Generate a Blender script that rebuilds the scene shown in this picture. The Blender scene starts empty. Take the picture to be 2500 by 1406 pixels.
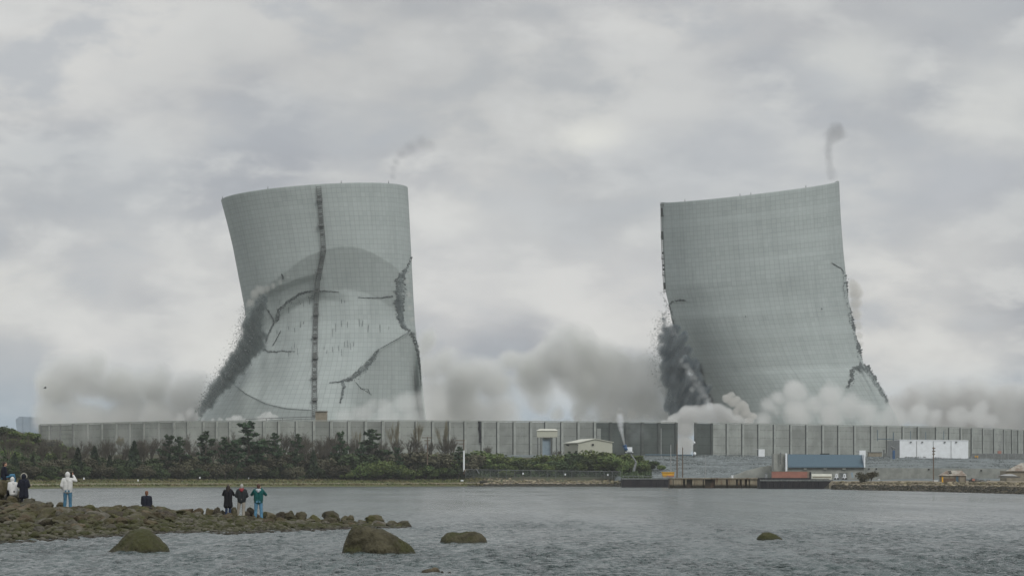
import bpy, bmesh, math, random
import numpy as np
from mathutils import Vector, Matrix, noise as mnoise

# ------------------------------------------------------------------ camera, world, sun, exposure
S = bpy.context.scene
COL = S.collection
F, CX, HY, CZ = 6400.0, 1250.0, 1170.0, 2.3      # photo geometry: focal length (px), centre, horizon, eye height (m)

cam = bpy.data.cameras.new('camera')
cam.sensor_width = 36.0
cam.lens = 36.0 * F / 2500.0
cam.shift_y = (HY - 703.0) / 2500.0
cam.clip_start = 0.5
cam.clip_end = 20000.0
camo = bpy.data.objects.new('camera', cam)
camo.location = (0, 0, CZ)
camo.rotation_euler = (math.pi / 2, 0, 0)
COL.objects.link(camo)
S.camera = camo

SUN_EL, SUN_AZ = math.radians(40), math.radians(152)   # azimuth clockwise from +Y: behind the camera, to the right
W = bpy.data.worlds.new('World')
S.world = W
W.use_nodes = True


def build_world():
    nt = W.node_tree
    nt.nodes.clear()
    N, L = nt.nodes, nt.links

    def nd(t, **k):
        n = N.new(t)
        for a, b in k.items():
            setattr(n, a, b)
        return n

    def math_(op, a, b=None, c=None, clamp=False):
        n = nd('ShaderNodeMath', operation=op, use_clamp=clamp)
        for i, v in enumerate((a, b, c)):
            if v is None:
                continue
            if isinstance(v, (int, float)):
                n.inputs[i].default_value = v
            else:
                L.new(v, n.inputs[i])
        return n.outputs[0]

    def mixc(f, a, b, mode='MIX'):
        n = nd('ShaderNodeMix', data_type='RGBA', blend_type=mode)
        for sock, v in ((n.inputs[0], f), (n.inputs[6], a), (n.inputs[7], b)):
            if isinstance(v, (int, float)):
                sock.default_value = v
            elif isinstance(v, tuple):
                sock.default_value = (*v, 1)
            else:
                L.new(v, sock)
        return n.outputs[2]

    tc = nd('ShaderNodeTexCoord')
    D = tc.outputs['Generated']
    sep = nd('ShaderNodeSeparateXYZ')
    L.new(D, sep.inputs[0])

    def noise(scl, loc, detail, rough, dist=0.0):
        mp = nd('ShaderNodeMapping')
        mp.inputs['Scale'].default_value = scl
        mp.inputs['Location'].default_value = loc
        mp.inputs['Rotation'].default_value = (0, math.radians(-14), 0)
        L.new(D, mp.inputs[0])
        n = nd('ShaderNodeTexNoise')
        n.inputs['Scale'].default_value = 1
        n.inputs['Detail'].default_value = detail
        n.inputs['Roughness'].default_value = rough
        n.inputs['Distortion'].default_value = dist
        L.new(mp.outputs[0], n.inputs[0])
        return n.outputs[0]

    def ramp(v, a, b):
        n = nd('ShaderNodeMapRange', interpolation_type='SMOOTHSTEP')
        L.new(v, n.inputs[0])
        n.inputs[1].default_value = a
        n.inputs[2].default_value = b
        return n.outputs[0]

    n1 = noise((8, 4, 17), (3.1, 0, 1.7), 6, 0.5, 0.1)
    n2 = noise((21, 6, 44), (7.7, 2, 4.2), 7, 0.56, 0.12)
    n3 = noise((5, 3, 9), (1.2, 5, 9.1), 3, 0.5)
    base = mixc(ramp(n1, 0.38, 0.62), (0.37, 0.38, 0.41), (0.67, 0.66, 0.635))
    base = mixc(math_('MULTIPLY', ramp(n2, 0.46, 0.64), 0.65), base, (0.72, 0.715, 0.69))
    base = mixc(math_('MULTIPLY', ramp(n2, 0.50, 0.33), 0.7), base, (0.43, 0.45, 0.48))
    base = mixc(math_('MULTIPLY', ramp(n3, 0.45, 0.65), 0.3), base, (0.47, 0.49, 0.50))

    def spot(base, px, py, rx, amt, col, edge=0.5):
        """a lighter or darker cloud mass, fixed in the sky: direction, angular size, strength"""
        d = Vector(((px - CX) / F, 1, (HY - py) / F)).normalized()
        dp = nd('ShaderNodeVectorMath', operation='DISTANCE')
        jit = nd('ShaderNodeVectorMath', operation='ADD')
        off = nd('ShaderNodeCombineXYZ')
        L.new(math_('MULTIPLY', math_('SUBTRACT', n2, 0.5), rx / F * 2.2), off.inputs[0])
        L.new(math_('MULTIPLY', math_('SUBTRACT', n1, 0.5), rx / F * 2.2), off.inputs[2])
        L.new(D, jit.inputs[0])
        L.new(off.outputs[0], jit.inputs[1])
        sc = nd('ShaderNodeVectorMath', operation='MULTIPLY')
        sc.inputs[1].default_value = (1, 1, 1.7)
        L.new(jit.outputs[0], sc.inputs[0])
        L.new(sc.outputs[0], dp.inputs[0])
        dp.inputs[1].default_value = (d.x, d.y, d.z * 1.7)
        f = math_('MULTIPLY', ramp(dp.outputs['Value'], rx / F * 1.25, rx / F * (1 - edge)), amt)
        return mixc(f, base, col)

    base = spot(base, 1450, 312, 105, 0.75, (0.80, 0.79, 0.73), 0.9)
    base = spot(base, 2060, 190, 190, 0.55, (0.80, 0.795, 0.74), 0.9)
    base = spot(base, 2420, 230, 180, 0.45, (0.76, 0.755, 0.71), 0.9)
    base = spot(base, 1130, 590, 330, 0.45, (0.71, 0.705, 0.68), 0.95)
    base = spot(base, 1130, 730, 260, 0.5, (0.70, 0.685, 0.67), 0.95)
    base = spot(base, 2300, 700, 280, 0.55, (0.71, 0.695, 0.665), 0.95)
    base = spot(base, 330, 720, 320, 0.5, (0.70, 0.69, 0.67), 0.95)
    base = spot(base, 240, 850, 150, 0.55, (0.72, 0.71, 0.69), 0.9)
    base = spot(base, 1500, 700, 230, 0.5, (0.69, 0.675, 0.66), 0.95)
    base = spot(base, 900, 60, 700, 0.45, (0.44, 0.44, 0.435), 0.95)
    base = spot(base, 1980, 60, 500, 0.35, (0.50, 0.495, 0.49), 0.95)
    base = spot(base, 1800, 400, 330, 0.5, (0.49, 0.505, 0.53), 0.95)
    base = spot(base, 2330, 470, 260, 0.5, (0.50, 0.51, 0.54), 0.95)
    base = spot(base, 330, 450, 330, 0.35, (0.50, 0.52, 0.54), 0.95)
    base = spot(base, 750, 330, 240, 0.4, (0.47, 0.49, 0.51), 0.95)
    # clear blue air low over the horizon
    lowz = math_('MULTIPLY', ramp(math_('ADD', sep.outputs[2], math_('MULTIPLY', math_('SUBTRACT', n1, 0.5), 0.05)), 0.052, 0.012), 0.85)
    base = mixc(lowz, base, (0.31, 0.39, 0.46))
    base = mixc(1.0, base, (0.985, 0.99, 0.995), 'MULTIPLY')
    # an overcast sky is brighter overhead than at the horizon
    up = math_('ADD', math_('MULTIPLY', ramp(sep.outputs[2], 0.2, 0.8), 0.6), 1.0)
    vm = nd('ShaderNodeVectorMath', operation='SCALE')
    L.new(base, vm.inputs[0])
    L.new(up, vm.inputs['Scale'])
    sky = nd('ShaderNodeTexSky', sky_type='NISHITA', sun_disc=False)
    sky.sun_elevation = SUN_EL
    sky.sun_rotation = SUN_AZ
    b1 = nd('ShaderNodeBackground')
    L.new(sky.outputs[0], b1.inputs[0])
    b1.inputs[1].default_value = 0.07
    b2 = nd('ShaderNodeBackground')
    L.new(vm.outputs[0], b2.inputs[0])
    b2.inputs[1].default_value = 1.0
    ms = nd('ShaderNodeMixShader')
    ms.inputs[0].default_value = 0.93
    L.new(b1.outputs[0], ms.inputs[1])
    L.new(b2.outputs[0], ms.inputs[2])
    out = nd('ShaderNodeOutputWorld')
    L.new(ms.outputs[0], out.inputs[0])


build_world()

sun = bpy.data.lights.new('sun', 'SUN')
sun.energy = 1.45
sun.angle = math.radians(25)
sun.color = (1.0, 0.97, 0.92)
suno = bpy.data.objects.new('sun', sun)
sd = Vector((math.sin(SUN_AZ) * math.cos(SUN_EL), math.cos(SUN_AZ) * math.cos(SUN_EL), math.sin(SUN_EL)))
suno.rotation_euler = (-sd).to_track_quat('-Z', 'Y').to_euler()
suno.location = (80, -60, 120)
COL.objects.link(suno)

S.view_settings.view_transform = 'Standard'
S.view_settings.look = 'None'
S.view_settings.exposure = 0.06
S.view_settings.gamma = 1.0
S.render.engine = 'CYCLES'
S.cycles.use_denoising = True
S.cycles.max_bounces = 8
S.cycles.diffuse_bounces = 3
S.cycles.volume_bounces = 3
S.cycles.transparent_max_bounces = 12
S.cycles.volume_max_steps = 256
S.cycles.use_adaptive_sampling = True

R = random.Random(7)
NR = np.random.default_rng(11)


# ------------------------------------------------------------------ helpers
def at(px, py, Y):
    """the point at depth Y seen at photo pixel (px, py)"""
    return Vector(((px - CX) / F * Y, Y, CZ + (HY - py) / F * Y))


def ppm(Y):
    return F / Y


def lerp(a, b, t):
    return a + (b - a) * t


def pw(x, pts):
    """piecewise linear"""
    return float(np.interp(x, [p[0] for p in pts], [p[1] for p in pts]))


def tag(o, label=None, cat=None, group=None, kind=None):
    for k, v in (('label', label), ('category', cat), ('group', group), ('kind', kind)):
        if v:
            o[k] = v
    return o


def empty(name, loc, label, cat, group=None, rz=0.0, kind=None):
    o = bpy.data.objects.new(name, None)
    o.empty_display_size = 0.3
    o.location = loc
    o.rotation_euler = (0, 0, rz)
    COL.objects.link(o)
    return tag(o, label, cat, group, kind)


class MB:
    """collects shapes, then links them as ONE mesh object"""

    def __init__(self):
        self.v, self.f = [], []

    def add(self, vs, fs):
        k = len(self.v)
        self.v += [tuple(p) for p in vs]
        self.f += [tuple(i + k for i in f) for f in fs]
        return self

    def box(self, c, s, rz=0.0, top=1.0):
        sx, sy, sz = s[0] / 2, s[1] / 2, s[2] / 2
        vs = []
        ca, sa = math.cos(rz), math.sin(rz)
        for z, k in ((-sz, 1.0), (sz, top)):
            for x, y in ((-sx, -sy), (sx, -sy), (sx, sy), (-sx, sy)):
                x, y = x * k, y * k
                vs.append((c[0] + x * ca - y * sa, c[1] + x * sa + y * ca, c[2] + z))
        return self.add(vs, [(3, 2, 1, 0), (4, 5, 6, 7), (0, 1, 5, 4), (1, 2, 6, 5), (2, 3, 7, 6), (3, 0, 4, 7)])

    def bb(self, lo, hi):
        return self.box([(a + b) / 2 for a, b in zip(lo, hi)], [b - a for a, b in zip(lo, hi)])

    def tube(self, p0, p1, r0, r1=None, n=8, cap=True):
        p0, p1 = Vector(p0), Vector(p1)
        r1 = r0 if r1 is None else r1
        d = (p1 - p0)
        if d.length < 1e-6:
            return self
        q = d.to_track_quat('Z', 'Y')
        vs = []
        for p, r in ((p0, r0), (p1, r1)):
            for i in range(n):
                a = 2 * math.pi * i / n
                vs.append(p + q @ Vector((r * math.cos(a), r * math.sin(a), 0)))
        fs = [(i, (i + 1) % n, n + (i + 1) % n, n + i) for i in range(n)]
        if cap:
            fs += [tuple(range(n - 1, -1, -1)), tuple(range(n, 2 * n))]
        return self.add(vs, fs)

    def capsule(self, p0, p1, r0, r1=None, n=12, m=4):
        p0, p1 = Vector(p0), Vector(p1)
        r1 = r0 if r1 is None else r1
        d = p1 - p0
        q = d.to_track_quat('Z', 'Y') if d.length > 1e-6 else Matrix().to_quaternion()
        rings = []
        for i in range(1, m + 1):
            a = -math.pi / 2 + (math.pi / 2) * i / m
            rings.append((p0, r0 * math.cos(a), r0 * math.sin(a)))
        for i in range(0, m):
            a = (math.pi / 2) * i / m
            rings.append((p1, r1 * math.cos(a), r1 * math.sin(a)))
        vs = [p0 + q @ Vector((0, 0, -r0))]
        for p, r, z in rings:
            for j in range(n):
                a = 2 * math.pi * j / n
                vs.append(p + q @ Vector((r * math.cos(a), r * math.sin(a), z)))
        vs.append(p1 + q @ Vector((0, 0, r1)))
        fs = [(0, 1 + (j + 1) % n, 1 + j) for j in range(n)]
        for i in range(len(rings) - 1):
            for j in range(n):
                a, b = 1 + i * n + j, 1 + i * n + (j + 1) % n
                fs.append((a, b, b + n, a + n))
        last = len(vs) - 1
        k = 1 + (len(rings) - 1) * n
        fs += [(k + j, k + (j + 1) % n, last) for j in range(n)]
        return self.add(vs, fs)

    def ell(self, c, r, n=16, m=10):
        vs = [(c[0], c[1], c[2] - r[2])]
        for i in range(1, m):
            a = -math.pi / 2 + math.pi * i / m
            for j in range(n):
                b = 2 * math.pi * j / n
                vs.append((c[0] + r[0] * math.cos(a) * math.cos(b), c[1] + r[1] * math.cos(a) * math.sin(b), c[2] + r[2] * math.sin(a)))
        vs.append((c[0], c[1], c[2] + r[2]))
        fs = [(0, 1 + (j + 1) % n, 1 + j) for j in range(n)]
        for i in range(m - 2):
            for j in range(n):
                a, b = 1 + i * n + j, 1 + i * n + (j + 1) % n
                fs.append((a, b, b + n, a + n))
        k = 1 + (m - 2) * n
        fs += [(k + j, k + (j + 1) % n, len(vs) - 1) for j in range(n)]
        return self.add(vs, fs)

    def prism(self, poly, d):
        """closed polygon (list of points) extruded by vector d"""
        d = Vector(d)
        n = len(poly)
        vs = [Vector(p) for p in poly] + [Vector(p) + d for p in poly]
        fs = [tuple(range(n)), tuple(range(2 * n - 1, n - 1, -1))]
        fs += [(i, n + i, n + (i + 1) % n, (i + 1) % n) for i in range(n)]
        return self.add(vs, fs)

    def build(self, name, mat, parent=None, loc=None, smooth=False):
        me = bpy.data.meshes.new(name)
        me.from_pydata(self.v, [], self.f)
        return link(name, me, mat, parent, loc, smooth)


def link(name, me, mat, parent=None, loc=None, smooth=False):
    if mat is not None:
        for m_ in (mat if isinstance(mat, (list, tuple)) else [mat]):
            me.materials.append(m_)
    if smooth:
        me.polygons.foreach_set('use_smooth', [True] * len(me.polygons))
    me.update()
    o = bpy.data.objects.new(name, me)
    COL.objects.link(o)
    if loc is not None:
        o.location = loc
    if parent is not None:
        o.parent = parent
    return o


def fix_normals(o):
    bm = bmesh.new()
    bm.from_mesh(o.data)
    bmesh.ops.recalc_face_normals(bm, faces=bm.faces)
    bm.to_mesh(o.data)
    bm.free()
    return o


def np_mesh(name, V, Fc, mat, parent=None, smooth=True):
    """numpy verts (n,3) and faces (m,k) -> linked mesh object"""
    me = bpy.data.meshes.new(name)
    k = Fc.shape[1]
    me.vertices.add(len(V))
    me.vertices.foreach_set('co', np.ascontiguousarray(V, dtype=np.float32).ravel())
    me.loops.add(len(Fc) * k)
    me.loops.foreach_set('vertex_index', np.ascontiguousarray(Fc, dtype=np.int32).ravel())
    me.polygons.add(len(Fc))
    me.polygons.foreach_set('loop_start', np.arange(0, len(Fc) * k, k, dtype=np.int32))
    me.update(calc_edges=True)
    me.validate()
    return link(name, me, mat, parent, None, smooth)


def grid_faces(nr, nc):
    i = np.arange(nr - 1)[:, None] * nc + np.arange(nc - 1)[None, :]
    return np.stack([i, i + 1, i + nc + 1, i + nc], -1).reshape(-1, 4)


def copy_tree(o, parent=None):
    c = o.copy()
    COL.objects.link(c)
    c.parent = parent
    for ch in list(o.children):
        copy_tree(ch, c)
    return c


ORD = ['first', 'second', 'third', 'fourth', 'fifth', 'sixth', 'seventh', 'eighth', 'ninth', 'tenth', 'eleventh', 'twelfth', 'thirteenth',
       'fourteenth', 'fifteenth', 'sixteenth', 'seventeenth', 'eighteenth', 'nineteenth', 'twentieth']


def ordn(i):
    if i < 20:
        return ORD[i]
    tens = {2: 'twenty', 3: 'thirty', 4: 'forty', 5: 'fifty', 6: 'sixty'}[(i + 1) // 10]
    u = (i + 1) % 10
    return {2: 'twentieth', 3: 'thirtieth', 4: 'fortieth', 5: 'fiftieth', 6: 'sixtieth'}[(i + 1) // 10] if u == 0 else tens + '-' + ORD[u - 1]


# ------------------------------------------------------------------ materials
class NT:
    def __init__(self, name):
        self.m = bpy.data.materials.new(name)
        self.m.use_nodes = True
        self.t = self.m.node_tree
        self.t.nodes.clear()
        self.out = self.n('ShaderNodeOutputMaterial')

    def n(self, t, **k):
        x = self.t.nodes.new(t)
        for a, b in k.items():
            setattr(x, a, b)
        return x

    def set(self, sock, v):
        if v is None:
            return
        if isinstance(v, (int, float)):
            sock.default_value = v
        elif isinstance(v, (tuple, list)):
            sock.default_value = (*v, 1) if len(v) == 3 and sock.type == 'RGBA' else v
        else:
            self.t.links.new(v, sock)

    def math(self, op, a, b=None, c=None, clamp=False):
        x = self.n('ShaderNodeMath', operation=op, use_clamp=clamp)
        for i, v in enumerate((a, b, c)):
            self.set(x.inputs[i], v)
        return x.outputs[0]

    def vm(self, op, a, b=None, scale=None):
        x = self.n('ShaderNodeVectorMath', operation=op)
        self.set(x.inputs[0], a)
        if b is not None:
            self.set(x.inputs[1], b)
        if scale is not None:
            self.set(x.inputs['Scale'], scale)
        return x.outputs['Value'] if op in ('DISTANCE', 'LENGTH', 'DOT_PRODUCT') else x.outputs[0]

    def mix(self, f, a, b, mode='MIX'):
        x = self.n('ShaderNodeMix', data_type='RGBA', blend_type=mode)
        self.set(x.inputs[0], f)
        self.set(x.inputs[6], a)
        self.set(x.inputs[7], b)
        return x.outputs[2]

    def noise(self, vec, scale, detail=5, rough=0.55, dist=0.0, color=False):
        x = self.n('ShaderNodeTexNoise')
        self.set(x.inputs['Vector'], vec)
        x.inputs['Scale'].default_value = scale
        x.inputs['Detail'].default_value = detail
        x.inputs['Roughness'].default_value = rough
        x.inputs['Distortion'].default_value = dist
        return x.outputs[1 if color else 0]

    def ramp(self, v, a, b, c=0.0, d=1.0):
        x = self.n('ShaderNodeMapRange', interpolation_type='SMOOTHSTEP')
        self.set(x.inputs[0], v)
        for i, q in enumerate((a, b, c, d)):
            x.inputs[1 + i].default_value = q
        return x.outputs[0]

    def coord(self, which='Object'):
        if which == 'World':
            return self.n('ShaderNodeNewGeometry').outputs['Position']
        return self.n('ShaderNodeTexCoord').outputs[which]

    def mapping(self, vec, scale):
        x = self.n('ShaderNodeMapping')
        x.inputs['Scale'].default_value = scale
        self.set(x.inputs[0], vec)
        return x.outputs[0]

    def principled(self, color, rough=0.8, bump=None, bump_d=0.05, metal=0.0, spec=0.4, strength=0.6):
        p = self.n('ShaderNodeBsdfPrincipled')
        self.set(p.inputs['Base Color'], color)
        self.set(p.inputs['Roughness'], rough)
        p.inputs['Metallic'].default_value = metal
        p.inputs['Specular IOR Level'].default_value = spec
        if bump is not None:
            b = self.n('ShaderNodeBump')
            b.inputs['Strength'].default_value = strength
            b.inputs['Distance'].default_value = bump_d
            self.set(b.inputs['Height'], bump)
            self.set(p.inputs['Normal'], b.outputs[0])
        self.t.links.new(p.outputs[0], self.out.inputs[0])
        return self.m


def rgb(h):
    """sRGB 0-255 triple -> linear"""
    return tuple(((c / 255) / 12.92 if c / 255 < 0.04045 else ((c / 255 + 0.055) / 1.055) ** 2.4) for c in h)


def M(name, c1, c2=None, scale=3.0, rough=0.8, bump_d=0.0, detail=5, rand=0.0, coord='Object', stretch=None, metal=0.0, spec=0.35, lo=0.38, hi=0.64):
    k = NT(name)
    co = k.coord(coord)
    if stretch:
        co = k.mapping(co, stretch)
    n = k.noise(co, scale, detail, 0.6)
    col = k.mix(k.ramp(n, lo, hi), c1, c2 or tuple(c * 0.75 for c in c1))
    if rand:
        oi = k.n('ShaderNodeObjectInfo').outputs['Random']
        h = k.n('ShaderNodeHueSaturation')
        k.set(h.inputs['Color'], col)
        k.set(h.inputs['Value'], k.math('MULTIPLY_ADD', oi, 2 * rand, 1 - rand))
        k.set(h.inputs['Hue'], k.math('MULTIPLY_ADD', oi, 0.06 * rand, 0.5 - 0.03 * rand))
        col = h.outputs[0]
    return k.principled(col, rough, n if bump_d else None, bump_d, metal, spec)


def tower_material(seed, bands):
    k = NT('weathered_concrete_grid')
    uv = k.n('ShaderNodeUVMap').outputs[0]
    g = k.mapping(uv, (118, 57, 1))
    b = k.n('ShaderNodeTexBrick', offset=0.0, squash=1.0)
    k.set(b.inputs['Vector'], g)
    b.inputs['Color1'].default_value = (*TC1, 1)
    b.inputs['Color2'].default_value = (*TC2, 1)
    b.inputs['Mortar'].default_value = (*[c * 0.71 for c in TC1], 1)
    b.inputs['Scale'].default_value = 1
    b.inputs['Mortar Size'].default_value = 0.045
    b.inputs['Mortar Smooth'].default_value = 0.4
    b.inputs['Brick Width'].default_value = 1
    b.inputs['Row Height'].default_value = 1
    streak = k.noise(k.mapping(uv, (70, 3.0, seed)), 1.0, 5, 0.6)
    band = k.noise(k.mapping(uv, (1.2, 17, seed + 3)), 1.0, 3, 0.5)
    blot = k.noise(k.mapping(uv, (12, 5, seed + 7)), 1.0, 6, 0.6)
    col = k.mix(k.ramp(streak, 0.45, 0.75, 0, 0.32), b.outputs[0], tuple(c * 0.55 for c in TC1))
    col = k.mix(k.ramp(band, 0.5, 0.68, 0, bands), col, tuple(min(1, c * 1.35) for c in TC1))
    col = k.mix(k.ramp(blot, 0.5, 0.7, 0, 0.25), col, tuple(c * 0.62 for c in TC2))
    return k.principled(col, 0.92, streak, 0.08, 0, 0.2, 0.4)


TC1 = (0.355, 0.396, 0.390)
TC2 = (0.322, 0.363, 0.358)
MT = {}
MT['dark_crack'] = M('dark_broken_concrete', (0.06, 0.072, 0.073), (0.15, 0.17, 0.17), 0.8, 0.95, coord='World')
MT['shard'] = M('broken_concrete', (0.09, 0.104, 0.105), (0.22, 0.24, 0.24), 0.35, 0.95, coord='World', lo=0.45, hi=0.7)
MT['steel'] = M('dark_weathered_steel', (0.10, 0.112, 0.112), (0.16, 0.17, 0.165), 2, 0.6)
MT['steel_grey'] = M('galvanised_steel', (0.22, 0.235, 0.24), (0.16, 0.17, 0.175), 2, 0.5)
MT['concrete'] = M('pale_concrete', (0.30, 0.31, 0.285), (0.22, 0.23, 0.21), 0.35, 0.9, 0.02, coord='World')
MT['wood_pole'] = M('weathered_timber', (0.10, 0.07, 0.05), (0.15, 0.12, 0.09), 1.5, 0.9, stretch=(4, 4, 0.4))
MT['white_paint'] = M('white_paint', (0.70, 0.735, 0.76), (0.64, 0.67, 0.69), 0.6, 0.6)
MT['grey_paint'] = M('grey_paint', (0.3, 0.31, 0.31), (0.24, 0.25, 0.25), 0.6, 0.6)
MT['black_cloth'] = M('black_cloth', (0.012, 0.014, 0.018), (0.02, 0.02, 0.025), 3, 0.9)
MT['beige_metal'] = M('beige_metal_siding', (0.44, 0.45, 0.38), (0.40, 0.41, 0.345), 1.5, 0.7, stretch=(4, 4, 0.3))
MT['beige_roof'] = M('pale_metal_roof', (0.52, 0.53, 0.46), (0.46, 0.47, 0.41), 0.8, 0.6)
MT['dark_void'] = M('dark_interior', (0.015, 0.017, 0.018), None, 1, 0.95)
MT['blue_metal'] = M('slate_blue_metal', (0.06, 0.108, 0.142), (0.054, 0.095, 0.128), 1.0, 0.55, stretch=(3, 3, 0.3))
MT['blue_panel'] = M('pale_blue_sheet', (0.24, 0.31, 0.36), (0.19, 0.25, 0.3), 0.6, 0.6)
MT['blue_paint'] = M('blue_paint', (0.03, 0.09, 0.2), (0.025, 0.07, 0.15), 1.0, 0.5)
MT['hull'] = M('black_tarred_hull', (0.008, 0.008, 0.013), (0.018, 0.016, 0.019), 0.6, 0.65, 0.02, stretch=(1.5, 1, 0.4))
MT['orange'] = M('faded_orange_paint', (0.36, 0.165, 0.125), (0.30, 0.14, 0.11), 0.7, 0.7)
MT['yellow'] = M('yellow_paint', (0.62, 0.34, 0.02), (0.5, 0.28, 0.03), 1.0, 0.5)
MT['tan'] = M('tan_boarding', (0.24, 0.215, 0.165), (0.19, 0.17, 0.13), 1.0, 0.85)
MT['rust_tin'] = M('rusty_tin_roof', (0.32, 0.31, 0.27), (0.17, 0.13, 0.1), 0.7, 0.7, stretch=(1, 1, 0.5))
MT['window_glass'] = M('dark_window_glass', (0.03, 0.04, 0.045), None, 1, 0.2, spec=0.5)


def barrier_material(name, c):
    """cloth-faced concrete panels: horizontal seams, vertical streaks, patchy stains"""
    k = NT(name)
    co = k.coord('World')
    sp = k.n('ShaderNodeSeparateXYZ')
    k.set(sp.inputs[0], co)
    n = k.noise(co, 0.16, 6, 0.6)
    st = k.noise(k.mapping(co, (1.2, 1.2, 0.1)), 1.0, 5, 0.6)
    fr = k.math('FRACT', k.math('MULTIPLY', k.math('ADD', sp.outputs[2], k.math('MULTIPLY', n, 0.25)), 1 / 3.05))
    seam = k.math('MULTIPLY', k.math('LESS_THAN', fr, 0.085), k.ramp(st, 0.35, 0.6))
    col = k.mix(k.ramp(n, 0.36, 0.66), c, tuple(q * 0.74 for q in c))
    col = k.mix(k.ramp(st, 0.5, 0.75, 0, 0.35), col, tuple(q * 0.55 for q in c))
    oi = k.n('ShaderNodeObjectInfo').outputs['Random']
    hv = k.n('ShaderNodeHueSaturation')
    k.set(hv.inputs['Color'], col)
    k.set(hv.inputs['Value'], k.math('MULTIPLY_ADD', oi, 0.24, 0.87))
    col = hv.outputs[0]
    col = k.mix(k.math('MULTIPLY', seam, 0.55), col, tuple(q * 0.35 for q in c))
    return k.principled(col, 0.9, n, 0.05, 0, 0.2)


MT['panel'] = barrier_material('pale_barrier_panel', (0.28, 0.30, 0.283))
MT['panel_dark'] = barrier_material('dark_mesh_panel', (0.085, 0.10, 0.095))
MT['post'] = M('barrier_post_concrete', (0.31, 0.33, 0.312), (0.25, 0.268, 0.252), 0.5, 0.9, coord='World')
MT['post_dark'] = M('barrier_post_dark', (0.06, 0.07, 0.066), (0.085, 0.095, 0.09), 0.5, 0.9, coord='World')
MT['joint'] = M('dark_joint', (0.07, 0.08, 0.08), None, 1, 0.9)


def rock_material(name, a, b, c, wet=True, scale=2.2, rand=0.25):
    """rock: two tones of stone, weed in patches, a wet dark foot near the water level (z = 0)"""
    k = NT(name)
    co = k.coord('World')
    n = k.noise(co, scale, 7, 0.62)
    n2 = k.noise(co, scale * 0.45, 5, 0.6, 0.4)
    n3 = k.noise(co, scale * 6, 4, 0.65)
    col = k.mix(k.ramp(n, 0.38, 0.62), a, b)
    col = k.mix(k.ramp(n2, 0.42, 0.60, 0, 0.9), col, c)
    col = k.mix(k.ramp(n3, 0.5, 0.72, 0, 0.5), col, tuple(q * 0.4 for q in a))
    oi = k.n('ShaderNodeObjectInfo').outputs['Random']
    h = k.n('ShaderNodeHueSaturation')
    k.set(h.inputs['Color'], col)
    k.set(h.inputs['Value'], k.math('MULTIPLY_ADD', oi, 2 * rand, 1 - rand))
    col = h.outputs[0]
    rough = 0.85
    if wet:
        sp = k.n('ShaderNodeSeparateXYZ')
        k.set(sp.inputs[0], co)
        w = k.ramp(k.math('ADD', sp.outputs[2], k.math('MULTIPLY', n, 0.16)), 0.22, 0.08)
        col = k.mix(k.math('MULTIPLY', w, 0.6), col, (0.012, 0.012, 0.009))
        rough = k.math('MULTIPLY_ADD', w, -0.35, 0.85)
    return k.principled(col, rough, k.math('ADD', n, k.math('MULTIPLY', n3, 0.5)), 0.12, 0, 0.3, 1.0)


MT['rock'] = rock_material('olive_weathered_rock', (0.055, 0.049, 0.027), (0.095, 0.086, 0.056), (0.056, 0.058, 0.018))
MT['rock_grey'] = rock_material('grey_weathered_rock', (0.078, 0.073, 0.058), (0.125, 0.118, 0.097), (0.065, 0.062, 0.033))
MT['rock_brown'] = rock_material('brown_weathered_rock', (0.072, 0.056, 0.035), (0.11, 0.09, 0.06), (0.055, 0.050, 0.022))
MT['rock_water'] = rock_material('mossy_brown_boulder', (0.042, 0.038, 0.021), (0.083, 0.076, 0.046), (0.046, 0.050, 0.016), rand=0.05, scale=1.9)
MT['shingle'] = rock_material('weedy_shingle', (0.062, 0.060, 0.034), (0.115, 0.108, 0.074), (0.055, 0.06, 0.018), scale=3.5, rand=0)
MT['rock_tan'] = rock_material('pale_tan_rubble', (0.175, 0.15, 0.10), (0.27, 0.24, 0.175), (0.12, 0.11, 0.06), wet=False, scale=0.7, rand=0.4)
MT['weed'] = M('dark_wet_weed', (0.018, 0.018, 0.011), (0.04, 0.034, 0.02), 0.7, 0.7, coord='World')


def foliage(name, a, b, rand=0.22):
    k = NT(name)
    co = k.coord('World')
    n = k.noise(co, 0.55, 4, 0.6)
    oi = k.n('ShaderNodeObjectInfo').outputs['Random']
    col = k.mix(k.ramp(n, 0.35, 0.65), a, b)
    h = k.n('ShaderNodeHueSaturation')
    k.set(h.inputs['Color'], col)
    k.set(h.inputs['Value'], k.math('MULTIPLY_ADD', oi, 2 * rand, 1 - rand))
    k.set(h.inputs['Hue'], k.math('MULTIPLY_ADD', oi, 0.03, 0.485))
    return k.principled(h.outputs[0], 0.8, spec=0.2)


MT['bark'] = M('grey_brown_bark', (0.075, 0.065, 0.052), (0.05, 0.042, 0.035), 1.5, 0.9)
MT['twig'] = M('grey_brown_twigs', (0.085, 0.077, 0.060), (0.06, 0.053, 0.042), 0.6, 0.9)
MT['twig_pale'] = M('pale_budding_twigs', (0.20, 0.185, 0.13), (0.15, 0.14, 0.09), 0.4, 0.9)
MT['pine'] = foliage('pine_needles', (0.026, 0.052, 0.028), (0.044, 0.072, 0.034))
MT['cedar'] = foliage('cedar_foliage', (0.02, 0.034, 0.02), (0.034, 0.048, 0.024))
MT['dark_bush'] = foliage('dark_shrub_leaves', (0.036, 0.058, 0.026), (0.060, 0.082, 0.036))
MT['brown_bush'] = foliage('brown_budding_shrub', (0.080, 0.074, 0.050), (0.084, 0.084, 0.052))
MT['green_bush'] = foliage('fresh_green_leaves', (0.075, 0.115, 0.034), (0.12, 0.15, 0.052))
MT['rust_bush'] = foliage('russet_leaves', (0.075, 0.05, 0.035), (0.06, 0.045, 0.03))
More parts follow.
